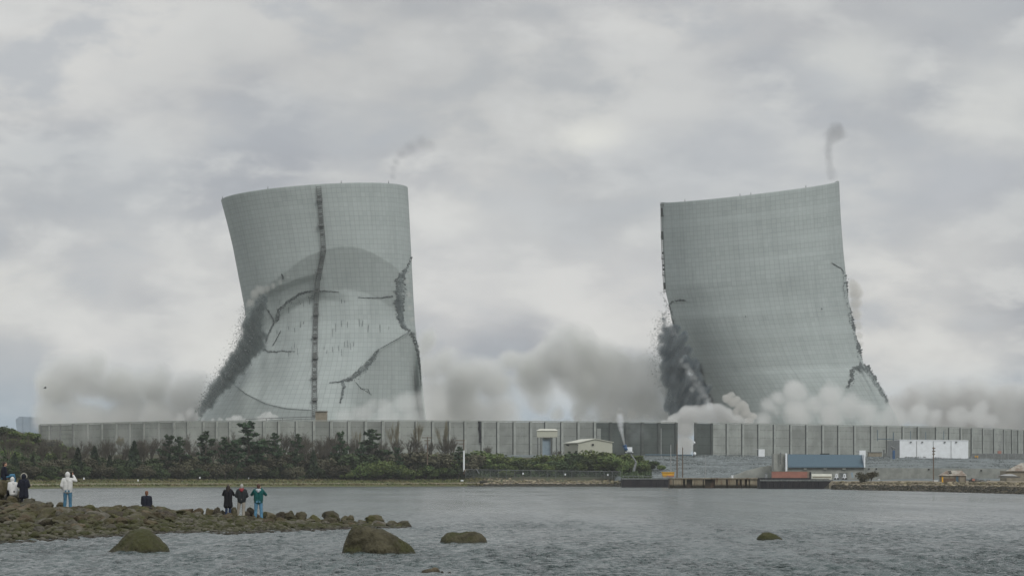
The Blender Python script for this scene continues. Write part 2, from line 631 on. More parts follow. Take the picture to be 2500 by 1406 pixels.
MT['yellow_bush'] = foliage('yellowing_buds', (0.15, 0.125, 0.055), (0.1, 0.09, 0.04))

#PART2

# ------------------------------------------------------------------ the lie of the land
SHORE = [(-900, 1206), (-300, 1199), (0, 1194), (230, 1190.5), (520, 1188.8), (800, 1187.6), (1150, 1186.8), (1500, 1186.8), (1517, 1188), (1640, 1190), (1855, 1192.5),
         (2030, 1194.5), (2250, 1199), (2500, 1206), (2900, 1220), (3500, 1238)]
WALLTOP = [(-600, 1062), (0, 1041), (100, 1037), (250, 1033), (440, 1028.5), (700, 1027.3), (1000, 1027.3), (1300, 1029), (1650, 1031.5), (1700, 1032.5), (2100, 1039),
           (2241, 1041.3), (2372, 1044.5), (2430, 1047), (2470, 1049), (2500, 1050.5), (2900, 1068)]
WZ = 23.6


def shore_d(px):
    return CZ * F / (pw(px, SHORE) - HY)


def wall_d(px):
    return (WZ - CZ) * F / (HY - pw(px, WALLTOP))


P_LEFT = [(-0.08, -2.2), (0, -0.12), (0.02, 0.35), (0.05, 0.75), (0.10, 1.1), (0.17, 1.6), (0.26, 2.3), (0.55, 5.5), (0.9, 11.3), (1.0, 11.6), (3, 11.6)]
P_MID = [(-0.08, -2.2), (0, -0.12), (0.06, 0.9), (0.12, 1.5), (0.3, 3.2), (0.72, 9.6), (0.82, 11.2), (3, 11.4)]
P_QUAY = [(-0.08, -2.2), (0.155, -2.0), (0.162, 2.45), (0.50, 2.9), (0.86, 11.0), (3, 11.3)]
P_RIGHT = [(-0.08, -2.2), (0, -0.12), (0.025, 0.8), (0.06, 1.5), (0.40, 2.1), (0.52, 3.2), (0.88, 11.0), (3, 11.3)]


def terrain_z(px, d):
    s, w = shore_d(px), wall_d(px)
    q = (d - s) / max(30.0, w - s)

    def prof(P):
        return pw(q, P)
    if px < 1080:
        z = prof(P_LEFT)
    elif px < 1180:
        z = lerp(prof(P_LEFT), prof(P_MID), (px - 1080) / 100)
    elif px < 1512:
        z = prof(P_MID)
    elif px < 1520:
        z = lerp(prof(P_MID), prof(P_QUAY), (px - 1512) / 8)
    elif px < 2024:
        z = prof(P_QUAY)
    elif px < 2034:
        z = lerp(prof(P_QUAY), prof(P_RIGHT), (px - 2024) / 10)
    else:
        z = prof(P_RIGHT)
    if px < 190 and q > 0.2:
        t = min(1, (190 - px) / 190)
        z += 11.0 * t * t * (3 - 2 * t) * max(0, min(1, (q - 0.2) / 0.35))
    if q > (0.2 if 1510 < px < 2036 else 0.03):
        z += (mnoise.noise(Vector(((px - CX) / F * d / 14, d / 14, 0))) * 0.5) * min(1, q * 2) * (0.3 if d > w - 30 else 1)
    return z


TPX = sorted(set(list(range(-900, 3501, 24)) + [1512, 1520, 2024, 2034, 1150, 190]))
TQ = [-0.5, -0.25, -0.08, -0.02, 0, 0.008, 0.014, 0.02, 0.035, 0.05, 0.075, 0.1, 0.13, 0.155, 0.162, 0.17, 0.21, 0.26, 0.31, 0.36, 0.42, 0.48, 0.55, 0.62, 0.69, 0.76, 0.83, 0.9, 0.96,
      1.05, 1.2, 1.5, 2.2, 4, 10, 30]
TD0 = [4, 12, 20, 26, 32, 38, 44, 50, 56, 62, 75, 95, 130, 180, 240]


def build_terrain():
    V, mi = [], []
    for px in TPX:
        s, w = shore_d(px), wall_d(px)
        ds = [min(x, s - 60 + 0.1 * i) for i, x in enumerate(TD0)] + [s + q * (90 if q < 0 else max(30.0, w - s)) for q in TQ]
        for d in ds:
            V.append(((px - CX) / F * d, d, terrain_z(px, d)))
    nc = len(TD0) + len(TQ)
    Fc = grid_faces(len(TPX), nc)[:, ::-1]
    o = np_mesh('terrain', np.array(V), Fc, None)
    for m in ('t_sand', 't_grass', 't_soil', 't_stone', 't_dark', 't_bounce'):
        o.data.materials.append(MT[m])
    k = 0
    for i in range(len(TPX) - 1):
        px = TPX[i] + 12
        for j in range(nc - 1):
            q = TQ[j - len(TD0)] if j >= len(TD0) else -1
            if px < 1130:
                m = 4 if q < 0.001 else 1 if q < 0.05 else 0 if q < 0.1 else 1 if q < 0.17 else 2 if q < 0.85 else 1
            elif px < 1512:
                m = 4 if q < 0.05 else 0 if q < 0.1 else 2 if q < 0.7 else 3
            elif px < 2034:
                m = 4 if q < 0.16 else 3
            else:
                m = 4 if q < 0.02 else 0 if q < 0.31 else 3
            if q > 1.0:
                m = 5
            mi.append(m)
    o.data.polygons.foreach_set('material_index', mi)
    tag(o, kind='structure')
    # the shingle bank the photograph was taken from
    xs, ys = np.linspace(-420, 420, 141), np.linspace(-60, 56, 40)
    V = [(x, y, 0.6 * (1 - max(0, (y - 20) / 24)) * (1 if y < 44 else 1.0) + 0.10 * mnoise.noise(Vector((x / 5, y / 5, 3)))) for x in xs for y in ys]
    tag(np_mesh('near_shore', np.array(V), grid_faces(141, 40)[:, ::-1], MT['t_sand']), kind='structure')
    me = MB().box((0, 3000, -4.2), (40000, 40000, 0.5)).build('seabed', MT['t_dark'])
    tag(me, kind='structure')


def stone_mat(name, a, b, sc):
    k = NT(name)
    co = k.coord('World')
    v = k.n('ShaderNodeTexVoronoi', feature='F1')
    k.set(v.inputs['Vector'], co)
    v.inputs['Scale'].default_value = sc
    sp = k.n('ShaderNodeSeparateColor')
    k.set(sp.inputs[0], v.outputs['Color'])
    n = k.noise(co, 0.12, 4, 0.6)
    col = k.mix(sp.outputs[0], a, b)
    col = k.mix(k.ramp(n, 0.4, 0.65, 0, 0.5), col, tuple(c * 0.6 for c in a))
    hgt = k.math('SUBTRACT', 1.0, v.outputs['Distance'])
    return k.principled(col, 0.9, hgt, 0.6, 0, 0.2, 1.0)


MT['t_sand'] = M('tan_sand', (0.23, 0.195, 0.145), (0.165, 0.145, 0.1), 0.35, 0.95, coord='World')
MT['t_grass'] = M('marsh_grass', (0.085, 0.105, 0.035), (0.10, 0.095, 0.045), 0.3, 0.95, coord='World')
MT['t_soil'] = M('leaf_litter_soil', (0.055, 0.05, 0.032), (0.05, 0.06, 0.028), 0.2, 0.95, coord='World')
MT['t_stone'] = stone_mat('grey_riprap', (0.105, 0.125, 0.13), (0.235, 0.265, 0.27), 0.75)
MT['t_dark'] = M('dark_weedy_mud', (0.02, 0.02, 0.013), (0.035, 0.03, 0.02), 0.5, 0.8, coord='World')
MT['t_bounce'] = M('pale_bounce_ground', (0.46, 0.46, 0.44), (0.38, 0.38, 0.36), 0.05, 0.95, coord='World')  # hidden ground behind the wall, made pale to bounce light onto the towers
build_terrain()


# ------------------------------------------------------------------ water
def build_water():
    k = NT('grey_choppy_water')
    co = k.coord('World')
    n1 = k.noise(k.mapping(co, (1.0, 0.6, 1)), 1.6, 4, 0.6)
    n2 = k.noise(k.mapping(co, (1.0, 0.35, 1)), 0.28, 3, 0.55)
    gust = k.noise(k.mapping(co, (1.0, 0.25, 1)), 0.045, 4, 0.6)
    p = k.n('ShaderNodeBsdfPrincipled')
    p.inputs['Base Color'].default_value = (0.07, 0.094, 0.094, 1)
    k.set(p.inputs['Roughness'], k.ramp(gust, 0.35, 0.7, 0.10, 0.24))
    p.inputs['IOR'].default_value = 1.333
    p.inputs['Specular IOR Level'].default_value = 0.5
    b = k.n('ShaderNodeBump')
    b.inputs['Strength'].default_value = 1.0
    b.inputs['Distance'].default_value = WATER_BUMP
    k.set(b.inputs['Height'], k.math('ADD', k.math('MULTIPLY', n1, k.math('MULTIPLY', k.math('MULTIPLY', k.ramp(gust, 0.3, 0.65, 0.6, 1.2), k.ramp(k.noise(k.mapping(co, (0.8, 0.085, 1)), 1.0, 5, 0.65), 0.38, 0.62, 0.1, 2.0)), k.ramp(k.noise(k.mapping(co, (0.22, 0.011, 1)), 1.0, 6, 0.7), 0.40, 0.60, 0.25, 1.8))), k.math('ADD', k.math('MULTIPLY', n2, 1.5), k.math('MULTIPLY', k.noise(k.mapping(co, (1.0, 0.7, 1)), 5.0, 3, 0.6), 0.5))))
    k.set(p.inputs['Normal'], b.outputs[0])
    k.t.links.new(p.outputs[0], k.out.inputs[0])
    d = 50 * np.exp(np.arange(0, 1800) * 0.0017)
    d = d[d < 905]
    u = np.linspace(-0.27, 0.27, 760)
    X = u[None, :] * d[:, None]
    Y = np.repeat(d[:, None], len(u), 1)
    Z = np.zeros_like(X)
    rg = np.random.default_rng(5)
    for i in range(72):
        lam = 0.2 * (1.0 / 0.2) ** rg.random()
        ang = rg.normal(math.radians(62), 0.6)
        kx, ky = math.cos(ang) * 2 * math.pi / lam, math.sin(ang) * 2 * math.pi / lam
        amp = WAVE * lam * (1.0 if lam < 0.8 else (0.8 / lam) ** 1.0)
        nyq = np.clip((lam / (d * 0.0017)) / 2.2 - 1, 0, 1) * np.clip((lam / (d * 0.54 / 760)) / 2.2 - 1, 0, 1)
        ph = X * kx + Y * ky + rg.random() * 6.28
        Z += amp * nyq[:, None] * (np.sin(ph) + 0.28 * np.cos(2 * ph))
    grp = 0.65 + 0.5 * np.sin(X * 0.11 + Y * 0.043) * np.sin(Y * 0.071 - X * 0.05 + 1) + 0.25 * np.sin(X * 0.31 - Y * 0.13)
    Z *= np.clip(0.55 + 0.5 * grp, 0.5, 1.15)
    fade = np.clip((0.27 - abs(u)) / 0.03, 0, 1)[None, :]
    Z = Z * fade - 0.05 * (1 - fade)
    V = np.stack([X, Y, Z], -1).reshape(-1, 3)
    Fc = grid_faces(len(d), len(u))
    big = np.array([(-20000, -20000, -0.052), (20000, -20000, -0.052), (20000, 905, -0.052), (-20000, 905, -0.052)], float)
    Fc = np.concatenate([Fc, np.array([[0, 1, 2, 3]]) + len(V)])
    o = np_mesh('water', np.concatenate([V, big]), Fc, k.m)
    tag(o, kind='structure')


WAVE, WATER_BUMP = 0.0115, 0.22
build_water()


# ------------------------------------------------------------------ the barrier wall round the towers
def barrier(name, label, posts, dark, first_gap=False):
    """posts: photo columns of the posts; dark(px) tells the dark mesh bays"""
    xm = (posts[0] + posts[-1]) / 2
    base = at(xm, HY, wall_d(xm))
    root = empty(name, (base.x, base.y, 11.2), label, 'wall')
    P = [Vector(((x - CX) / F * wall_d(x), wall_d(x), 0)) for x in posts]
    for i in range(len(posts)):
        if i < len(posts) - 1:
            a, b = P[i], P[i + 1]
            d = (b - a).normalized()
            a2, b2 = a + d * 0.5, b - d * 0.2
            off = Vector((-d.y, d.x, 0)) * 0.5
            dk = dark((posts[i] + posts[i + 1]) / 2)
            top = WZ - 0.12 - R.random() * 0.12
            m = MB().prism([a2 + Vector((0, 0, 10.6)), b2 + Vector((0, 0, 10.6)), b2 + Vector((0, 0, top)), a2 + Vector((0, 0, top))], off)
            o = fix_normals(m.build('panel', MT['panel_dark' if dk else 'panel']))
            o.parent = root
            o.matrix_parent_inverse = Matrix.Translation(-root.location)
            if dk:
                o['label'] = 'dark mesh panel'
        d = (P[min(i + 1, len(P) - 1)] - P[max(i - 1, 0)]).normalized()
        ang = math.atan2(d.y, d.x)
        dk = dark(posts[i] - 3) or dark(posts[i] + 3)
        c = P[i] + Vector((d.y, -d.x, 0)) * 0.18
        po = MB().box((c.x, c.y, (10.5 + WZ) / 2), (0.86, 0.5, WZ - 10.5), ang).build('post', MT['post_dark' if dk else 'post'])
        po.parent = root
        po.matrix_parent_inverse = Matrix.Translation(-root.location)
        jc = P[i] - d * 0.58 + Vector((d.y, -d.x, 0)) * 0.10
        if i:
            jo = MB().box((jc.x, jc.y, (10.5 + WZ) / 2), (0.3, 0.3, WZ - 10.7), ang).build('joint_strip', MT['joint'])
            jo.parent = po
    # a thin capping rail along the top
    cap = MB()
    for a, b in zip(P[:-1], P[1:]):
        d = (b - a).normalized()
        off = Vector((-d.y, d.x, 0)) * 0.75
        s = a - Vector((-d.y, d.x, 0)) * 0.15
        e = b - Vector((-d.y, d.x, 0)) * 0.15
        cap.prism([s + Vector((0, 0, WZ)), e + Vector((0, 0, WZ)), e + Vector((0, 0, WZ + 0.3)), s + Vector((0, 0, WZ + 0.3))], off)
    co = fix_normals(cap.build('capping_rail', MT['post']))
    co.parent = root
    co.matrix_parent_inverse = Matrix.Translation(-root.location)


LP = [98, 121, 147, 180, 215, 250, 285, 318, 352, 388, 425, 460, 498, 530, 562, 605, 645, 682, 725, 767, 809, 852, 893, 935, 976, 1017, 1057, 1098, 1136, 1178, 1216, 1256, 1296, 1333,
      1372, 1412, 1452, 1491, 1530, 1568, 1609, 1651]
barrier('barrier_wall', 'long pale panelled wall before the left tower, dark beside the gap', LP, lambda x: 1466 < x < 1660)
RP = [1697, 1737, 1775, 1813, 1852, 1890, 1930, 1969, 2008, 2047, 2086, 2127, 2166, 2204, 2241, 2285, 2317, 2345, 2372, 2399, 2426, 2450, 2470, 2485, 2500, 2530]
barrier('barrier_wall', 'pale panelled wall before the right tower, right of the gap', RP, lambda x: x < 1737)
# pale torn edge between pale and dark bays
tag(MB().box(at(1462, 1080, wall_d(1462) - 0.6), (1.5, 0.2, 10.5)).build('torn_cloth', MT['panel']), 'pale ragged strip of cloth hanging where the wall turns dark', 'cloth')

# dark hanging strip on the wall
def black_strip():
    m = MB()
    d = wall_d(1172) - 0.75
    pts = [(1170, 1028), (1171, 1036), (1170, 1046), (1172.5, 1056), (1173, 1066), (1172, 1074), (1173.5, 1080)]
    wid = [3.5, 2.0, 2.6, 2.0, 2.2, 2.0, 3.0]
    ring = []
    for (x, y), w in zip(pts, wid):
        ring.append([at(x - w, y, d), at(x, y, d - 0.35), at(x + w, y, d), at(x, y, d + 0.12)])
    for a, b in zip(ring[:-1], ring[1:]):
        m.add(a + b, [(0, 1, 5, 4), (1, 2, 6, 5), (2, 3, 7, 6), (3, 0, 4, 7)])
    m.add(ring[0], [(3, 2, 1, 0)])
    m.add(ring[-1], [(0, 1, 2, 3)])
    tag(fix_normals(m.build('black_cloth_strip', MT['black_cloth'])), 'narrow black cloth strip hanging down the pale barrier wall', 'cloth')


black_strip()


# ------------------------------------------------------------------ the cooling towers
class Tower:
    """A concrete shell given by its left and right outline in the photo; rings are closed loops about a real centre, so it stands as a
    full hollow tower at depth Yc. buckle(px, py) pushes the near face in (metres) where the shell has folded."""

    def __init__(self, name, label, Yc, left, right, sag, buckle, mat, nth=320, nv=240, lean=0.0):
        self.Yc = Yc
        self.root = empty(name, at((left[-1][0] + right[-1][0]) / 2, 1100, Yc), label, 'cooling tower')
        V = np.zeros((nv, nth, 3))

        def along(poly, n):
            p = np.array(poly, float)
            t = np.linspace(p[0, 1], p[-1, 1], n)
            s = np.interp(t, p[:, 1], p[:, 0])
            ker = np.array([1, 3, 5, 6, 5, 3, 1], float)
            ker /= ker.sum()
            sp = np.pad(s, 3, mode='reflect', reflect_type='odd')
            return np.stack([np.convolve(sp, ker, 'valid'), t], -1)
        Lp, Rp = along(left, nv), along(right, nv)
        th = np.linspace(0, 2 * math.pi, nth, endpoint=False)
        for i in range(nv):
            a, b = at(*Lp[i], Yc), at(*Rp[i], Yc)
            t = (1 - np.cos(th)) / 2
            rad = (b.x - a.x) / 2
            x = a.x + (b.x - a.x) * t
            z = a.z + (b.z - a.z) * t
            y = Yc - rad * np.sin(th)
            # keep the outline where it is: widen by the tangent effect only
            z = z - sag(i / (nv - 1)) * np.clip(np.sin(th), 0, 1) ** 1.0
            V[i] = np.stack([x, y, z], -1)
        # the folds of the near face
        px = CX + V[..., 0] / V[..., 1] * F
        py = HY - (V[..., 2] - CZ) / V[..., 1] * F
        fr = np.sin(th)[None, :] > 0
        d = buckle(px, py) * fr * np.clip(np.sin(th)[None, :] * 3.5, 0, 1)
        k = (1 + d / V[..., 1])[..., None]
        C0 = np.array([0, 0, CZ])
        V = C0 + (V - C0) * k
        self.px, self.py, self.Y = px[:, 1:nth // 2], py[:, 1:nth // 2], V[:, 1:nth // 2, 1]
        i = np.arange(nv - 1)[:, None] * nth
        j = np.arange(nth)[None, :]
        j2 = (j + 1) % nth
        Fc = np.stack([i + j, i + nth + j, i + nth + j2, i + j2], -1).reshape(-1, 4)
        o = np_mesh('concrete_shell', V.reshape(-1, 3), Fc, mat, None, True)
        uvl = o.data.uv_layers.new(name='UVMap')
        ii, jj = np.meshgrid(np.arange(nv - 1), np.arange(nth), indexing='ij')
        u0, u1 = jj / nth, (jj + 1) / nth
        v0, v1 = 1 - ii / (nv - 1), 1 - (ii + 1) / (nv - 1)
        uv = np.stack([np.stack([u0, v0], -1), np.stack([u0, v1], -1), np.stack([u1, v1], -1), np.stack([u1, v0], -1)], 2)
        uvl.data.foreach_set('uv', uv.astype(np.float32).ravel())
        sol = o.modifiers.new('thickness', 'SOLIDIFY')
        sol.thickness = 0.7
        sol.offset = -1
        self.shell = o
        self.own(o)

    def own(self, o):
        o.parent = self.root
        o.matrix_parent_inverse = Matrix.Translation(-self.root.location)
        return o

    def depth(self, x, y):
        k = np.argmin((self.px - x) ** 2 + (self.py - y) ** 2)
        return float(self.Y.ravel()[k])

    def on(self, x, y, off=0.2):
        return at(x, y, self.depth(x, y) - off)

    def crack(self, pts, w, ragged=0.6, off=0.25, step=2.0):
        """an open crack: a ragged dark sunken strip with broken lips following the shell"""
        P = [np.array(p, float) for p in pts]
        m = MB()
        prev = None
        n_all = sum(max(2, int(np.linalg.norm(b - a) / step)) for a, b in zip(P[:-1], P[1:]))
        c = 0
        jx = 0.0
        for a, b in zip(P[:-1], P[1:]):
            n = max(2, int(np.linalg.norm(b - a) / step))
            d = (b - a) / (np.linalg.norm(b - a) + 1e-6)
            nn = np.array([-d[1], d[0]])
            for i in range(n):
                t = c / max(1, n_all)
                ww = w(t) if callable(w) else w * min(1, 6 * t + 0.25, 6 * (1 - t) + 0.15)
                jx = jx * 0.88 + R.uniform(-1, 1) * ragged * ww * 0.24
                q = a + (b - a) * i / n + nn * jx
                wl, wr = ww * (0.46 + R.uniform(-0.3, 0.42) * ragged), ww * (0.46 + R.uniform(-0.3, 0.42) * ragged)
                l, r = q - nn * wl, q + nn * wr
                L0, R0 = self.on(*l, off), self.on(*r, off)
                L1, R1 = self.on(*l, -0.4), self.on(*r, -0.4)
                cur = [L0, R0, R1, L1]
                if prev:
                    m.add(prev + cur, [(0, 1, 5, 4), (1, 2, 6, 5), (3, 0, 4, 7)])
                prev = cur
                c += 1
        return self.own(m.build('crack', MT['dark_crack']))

    def ladder(self, pts, w, mat, plats):
        m = MB()
        for (x0, y0), (x1, y1) in zip(pts[:-1], pts[1:]):
            n = max(1, int(abs(y1 - y0) / 5))
            for i in range(n):
                ya, yb = lerp(y0, y1, i / n), lerp(y0, y1, (i + 1) / n)
                xa, xb = lerp(x0, x1, i / n), lerp(x0, x1, (i + 1) / n)
                A, B = self.on(xa, ya, 1.0), self.on(xb, yb, 1.0)
                for s in (-1, 1):
                    m.tube(A + Vector((s * w / 2, 0, 0)), B + Vector((s * w / 2, 0, 0)), 0.13, n=4)
                    m.tube(A + Vector((s * w / 2, 0.8, 0)), B + Vector((s * w / 2, 0.8, 0)), 0.1, n=4)
                m.tube(A + Vector((-w / 2, 0, 0)), A + Vector((w / 2, 0, 0)), 0.08, n=4)
                m.tube(A + Vector((-w / 2, 0, 0)), B + Vector((w / 2, 0, 0)), 0.06, n=4)
                if R.random() < 0.35:
                    m.prism([A + Vector((-w * 0.4, 0.55, 0)), A + Vector((w * 0.3, 0.55, 0)), B + Vector((w * 0.3, 0.55, 0)), B + Vector((-w * 0.4, 0.55, 0))], (0, 0.06, 0))
        lad = self.own(m.build('access_ladder', mat))
        for x, y in plats:
            A = self.on(x, y, 1.3)
            p = MB().box((A.x, A.y, A.z), (w * 1.35, 1.6, 0.3)).box((A.x, A.y - 0.75, A.z + 0.9), (w * 1.35, 0.08, 0.12)).box((A.x - w * 0.65, A.y - 0.75, A.z + 0.5), (0.1, 0.1, 1.0)).box((A.x + w * 0.65, A.y - 0.75, A.z + 0.5), (0.1, 0.1, 1.0))
            po = p.build('platform', mat)
            po.parent = lad
        return lad

    def beacon(self, x, y):
        i = int(np.argmin(abs(self.px[0] - x)))
        A = at(self.px[0][i], self.py[0][i], self.Y[0][i])
        self.own(MB().box((A.x, A.y + .3, A.z + 0.1), (0.35, 0.35, 0.6)).tube((A.x, A.y + .3, A.z + 0.3), (A.x, A.y + .3, A.z + 1.1), 0.1, 0.07, 6).build('beacon', MT['steel']))


def poly_y(pts):
    xs, ys = [p[0] for p in pts], [p[1] for p in pts]
    return lambda x: sum(np.interp(x + o, xs, ys) for o in (-18, -12, -6, 0, 6, 12, 18)) / 7


def sstep(x, a, b):
    t = np.clip((x - a) / (b - a), 0, 1)
    return t * t * (3 - 2 * t)


def left_buckle(px, py):
    # the big arched fold: below it the shell turns under and hangs back
    arc = poly_y([(590, 760), (615, 728), (650, 700), (690, 670), (740, 630), (790, 609), (850, 600), (905, 613), (950, 641), (985, 668), (1010, 700)])
    s = py - arc(px)
    d = 8.0 * np.where(s > 0, np.minimum(s / 105, 1) - 0.12 * np.minimum(s / 105, 1) ** 2, 0) * (1 - sstep(s, 120, 420))
    d *= sstep(px, 585, 640) * (1 - 0.5 * sstep(px, 960, 1010))
    # a second lip under the left half of the fold
    lip = poly_y([(640, 722), (665, 704), (700, 690), (735, 678), (775, 668)])
    s2 = py - lip(px)
    d += 2.2 * np.where(s2 > 0, np.minimum(s2 / 14, 1), 0) * (1 - sstep(s2, 30, 110)) * sstep(px, 640, 668) * (1 - sstep(px, 750, 800))
    # the fold round the dark hook crack
    hk = poly_y([(640, 830), (662, 780), (690, 746), (730, 720), (775, 712), (830, 714), (880, 727)])
    s3 = py - hk(px)
    d += 1.5 * np.where(s3 > 0, np.minimum(s3 / 20, 1), 0) * (1 - sstep(s3, 30, 200)) * sstep(px, 650, 675) * (1 - sstep(px, 800, 880))
    # the foot: below a curved hinge the cone turns under
    ft = poly_y([(480, 905), (548, 925), (600, 960), (650, 984), (700, 996), (780, 1001), (900, 1004)])
    s4 = py - ft(px)
    d += 9.0 * np.where(s4 > 0, s4 / 75, 0) * (1 - sstep(px, 740, 800))
    # the loose wedge at the right foot
    wd = poly_y([(835, 935), (870, 912), (920, 858), (1000, 812), (1040, 790)])
    s5 = py - wd(px)
    d += 12.0 * np.where(s5 > 0, np.minimum(s5 / 110, 1.3), 0) * sstep(px, 835, 905)
    d += 0.7 * sstep(s5, 0, 4) * sstep(px, 880, 925)
    d += 0.55 * np.sin(px / 31 + py / 67) * np.sin(py / 43) * sstep(py, 700, 760)
    return d


LT = Tower('cooling_tower', 'grey cooling tower buckling inward, with an arched fold and a ladder down its face', 1100.0,
           [(541, 492), (556, 548), (570, 606), (584, 680), (598, 752), (603, 800), (592, 850), (566, 905), (534, 955), (506, 998), (478, 1040), (440, 1100)],
           [(995.5, 458), (999, 520), (1003, 600), (1006, 660), (1009, 720), (1013, 790), (1019, 845), (1024, 900), (1029, 955), (1034, 1000), (1040, 1060), (1044, 1100)],
           lambda v: 0.4 * (1 - v), left_buckle, tower_material(1.0, 0.12))


def right_buckle(px, py):
    e = poly_y([(1600, 735), (1640, 738), (1676, 735), (1720, 742)])
    d = 1.0 * sstep(py - e(px), 0, 4) * (1 - sstep(px, 1640, 1700))
    t = poly_y([(2040, 990), (2080, 935), (2108, 905), (2130, 900), (2180, 900)])
    s = py - t(px)
    d += 5.0 * np.where(s > 0, np.minimum(s / 90, 1.2), 0) * sstep(px, 2050, 2085)
    d += 0.8 * np.sin(px / 47 + 1) * np.sin(py / 71 + px / 160) * sstep(py, 560, 720)
    return d


RT = Tower('cooling_tower', 'grey cooling tower leaning left over a dark burst of rubble, smoke rising from its rim', 1150.0,
           [(1614, 494), (1616, 560), (1619, 620), (1623, 700), (1632, 738), (1640, 780), (1652, 815), (1668, 845), (1690, 890), (1712, 935), (1733, 975), (1752, 1020), (1768, 1060), (1780, 1105)],
           [(2047, 442), (2051, 530), (2057, 610), (2063, 668), (2068, 720), (2080, 785), (2094, 845), (2108, 893), (2122, 905), (2143, 938), (2168, 985), (2192, 1030), (2212, 1070), (2228, 1105)],
           lambda v: lerp(5.2, 0.0, min(1, v * 1.15)), right_buckle, tower_material(4.0, 0.22))

# ladders and rim beacons
LT.ladder([(778, 456), (781, 500), (784, 540), (788, 580), (790, 610), (783, 650), (775, 690), (772, 740), (770, 800), (769, 860), (768, 930), (768, 1018)], 1.8, MT['steel'],
          [(780, 490), (783, 551), (789, 612), (776, 665), (772, 712), (771, 768), (769, 822), (770, 874), (766, 922), (768, 976)])
RT.ladder([(1617.5, 498), (1618.5, 560), (1620.5, 620), (1624, 690), (1626, 716)], 1.6, MT['steel'], [(1617.5, 500), (1618.5, 527), (1619, 580), (1620.5, 632), (1623, 672)])
for x, y in ((543, 490), (655, 464.5), (832, 447), (949, 441.5)):
    LT.beacon(x, y)
for x, y in ((1673, 484), (1808, 475), (1835, 471.5), (1968, 450.5)):
    RT.beacon(x, y)

# cracks, left tower
LT.crack([(1005, 627), (1000, 640), (992, 655), (984, 668), (978, 700), (975, 740), (974, 775), (982, 800), (1000, 808)], lambda t: 5 + 19 * max(0, min(1, (t - 0.15) * 6)) * max(0.1, min(1, (0.93 - t) * 3)), 0.5)
LT.crack([(998, 806), (1010, 818), (1018, 838), (1020, 856), (1021.5, 880), (1024, 905), (1026, 925), (1027.5, 950)], lambda t: 8 * (1 - t) + 2.0, 0.7)
LT.crack([(995, 812), (960, 833), (922, 854)], 1.6, 0.5)
LT.crack([(926, 852), (910, 872), (892, 895), (872, 914), (850, 925), (832, 931), (802, 934)], lambda t: 2.5 + 10 * max(0, math.sin(min(1, t * 1.25) * math.pi)) ** 0.8, 0.6)
LT.crack([(832, 929), (839, 942), (838, 962), (833, 978), (830, 986)], lambda t: 9 - 6 * t, 0.7)
LT.crack([(868, 932), (882, 948), (895, 955), (905, 963)], 1.5, 0.6)
LT.crack([(880, 948), (898, 950), (908, 966)], 1.2, 0.6)
LT.crack([(643, 744), (654, 760), (667, 778), (672, 790)], 3.4, 0.7)
LT.crack([(672, 782), (684, 756), (700, 738), (730, 719), (760, 712), (790, 711), (830, 713)], lambda t: 7.5 * (1 - t) + 1.2, 0.7)
LT.crack([(670, 786), (660, 806), (654, 820), (648, 840)], 4.0, 0.7)
LT.crack([(636, 850), (655, 858), (680, 857), (722, 858)], lambda t: 4.5 * (1 - t) + 1.0, 0.7)
LT.crack([(686, 806), (676, 826), (664, 846)], 2.2, 0.7)
LT.crack([(874, 726), (900, 727), (930, 727), (962, 724)], lambda t: 1.4 + 2.2 * t, 0.6)
LT.crack([(688, 668), (690, 678), (692, 684)], 4.0, 0.6)
LT.crack([(541, 918), (556, 925), (575, 934)], 2.2, 0.6)
LT.crack([(560, 930), (600, 961), (650, 986), (700, 997), (765, 1001)], 0.9, 0.3)
# short torn seams between the panels
for x in np.arange(676, 960, 7.2):
    if abs(x - 770) < 9:
        continue
    for yb in (742, 792, 840):
        if R.random() < (0.34 if yb != 742 else 0.15):
            y0 = yb + R.uniform(-14, 14) - (x - 770) * 0.03
            l = R.uniform(8, 24)
            LT.crack([(x + R.uniform(-1, 1), y0), (x + R.uniform(-1, 1), y0 + l)], R.uniform(0.5, 1.0), 0.3)
# cracks, right tower
RT.crack([(2030, 642), (2046, 650), (2056, 656), (2062, 668)], 2.4, 0.8)
RT.crack([(2060, 664), (2064, 690), (2066, 715), (2071, 745), (2079, 785), (2086, 815), (2093, 843), (2105, 885)], lambda t: 5.5 + 5 * math.sin(t * 9) ** 2, 0.7)
RT.crack([(1633, 748), (1640, 738), (1652, 733), (1676, 733)], 4.2, 0.9)
RT.crack([(1634, 740), (1639, 765), (1644, 788), (1655, 812)], 4.5, 0.7)
RT.crack([(1668, 850), (1688, 885), (1704, 915), (1716, 940)], 3.0, 0.5)
RT.crack([(2106, 892), (2090, 898), (2083, 912), (2078, 928), (2070, 945)], lambda t: 11 * (1 - t) + 4, 0.9)
RT.crack([(2106, 893), (2122, 908), (2138, 935), (2150, 955), (2162, 974), (2170, 985)], lambda t: 12 * (1 - t) + 4, 0.7)
RT.crack([(1820, 770), (1821, 776)], 2.0, 0.5)
RT.crack([(2005, 752), (2009, 757)], 3.0, 0.5)


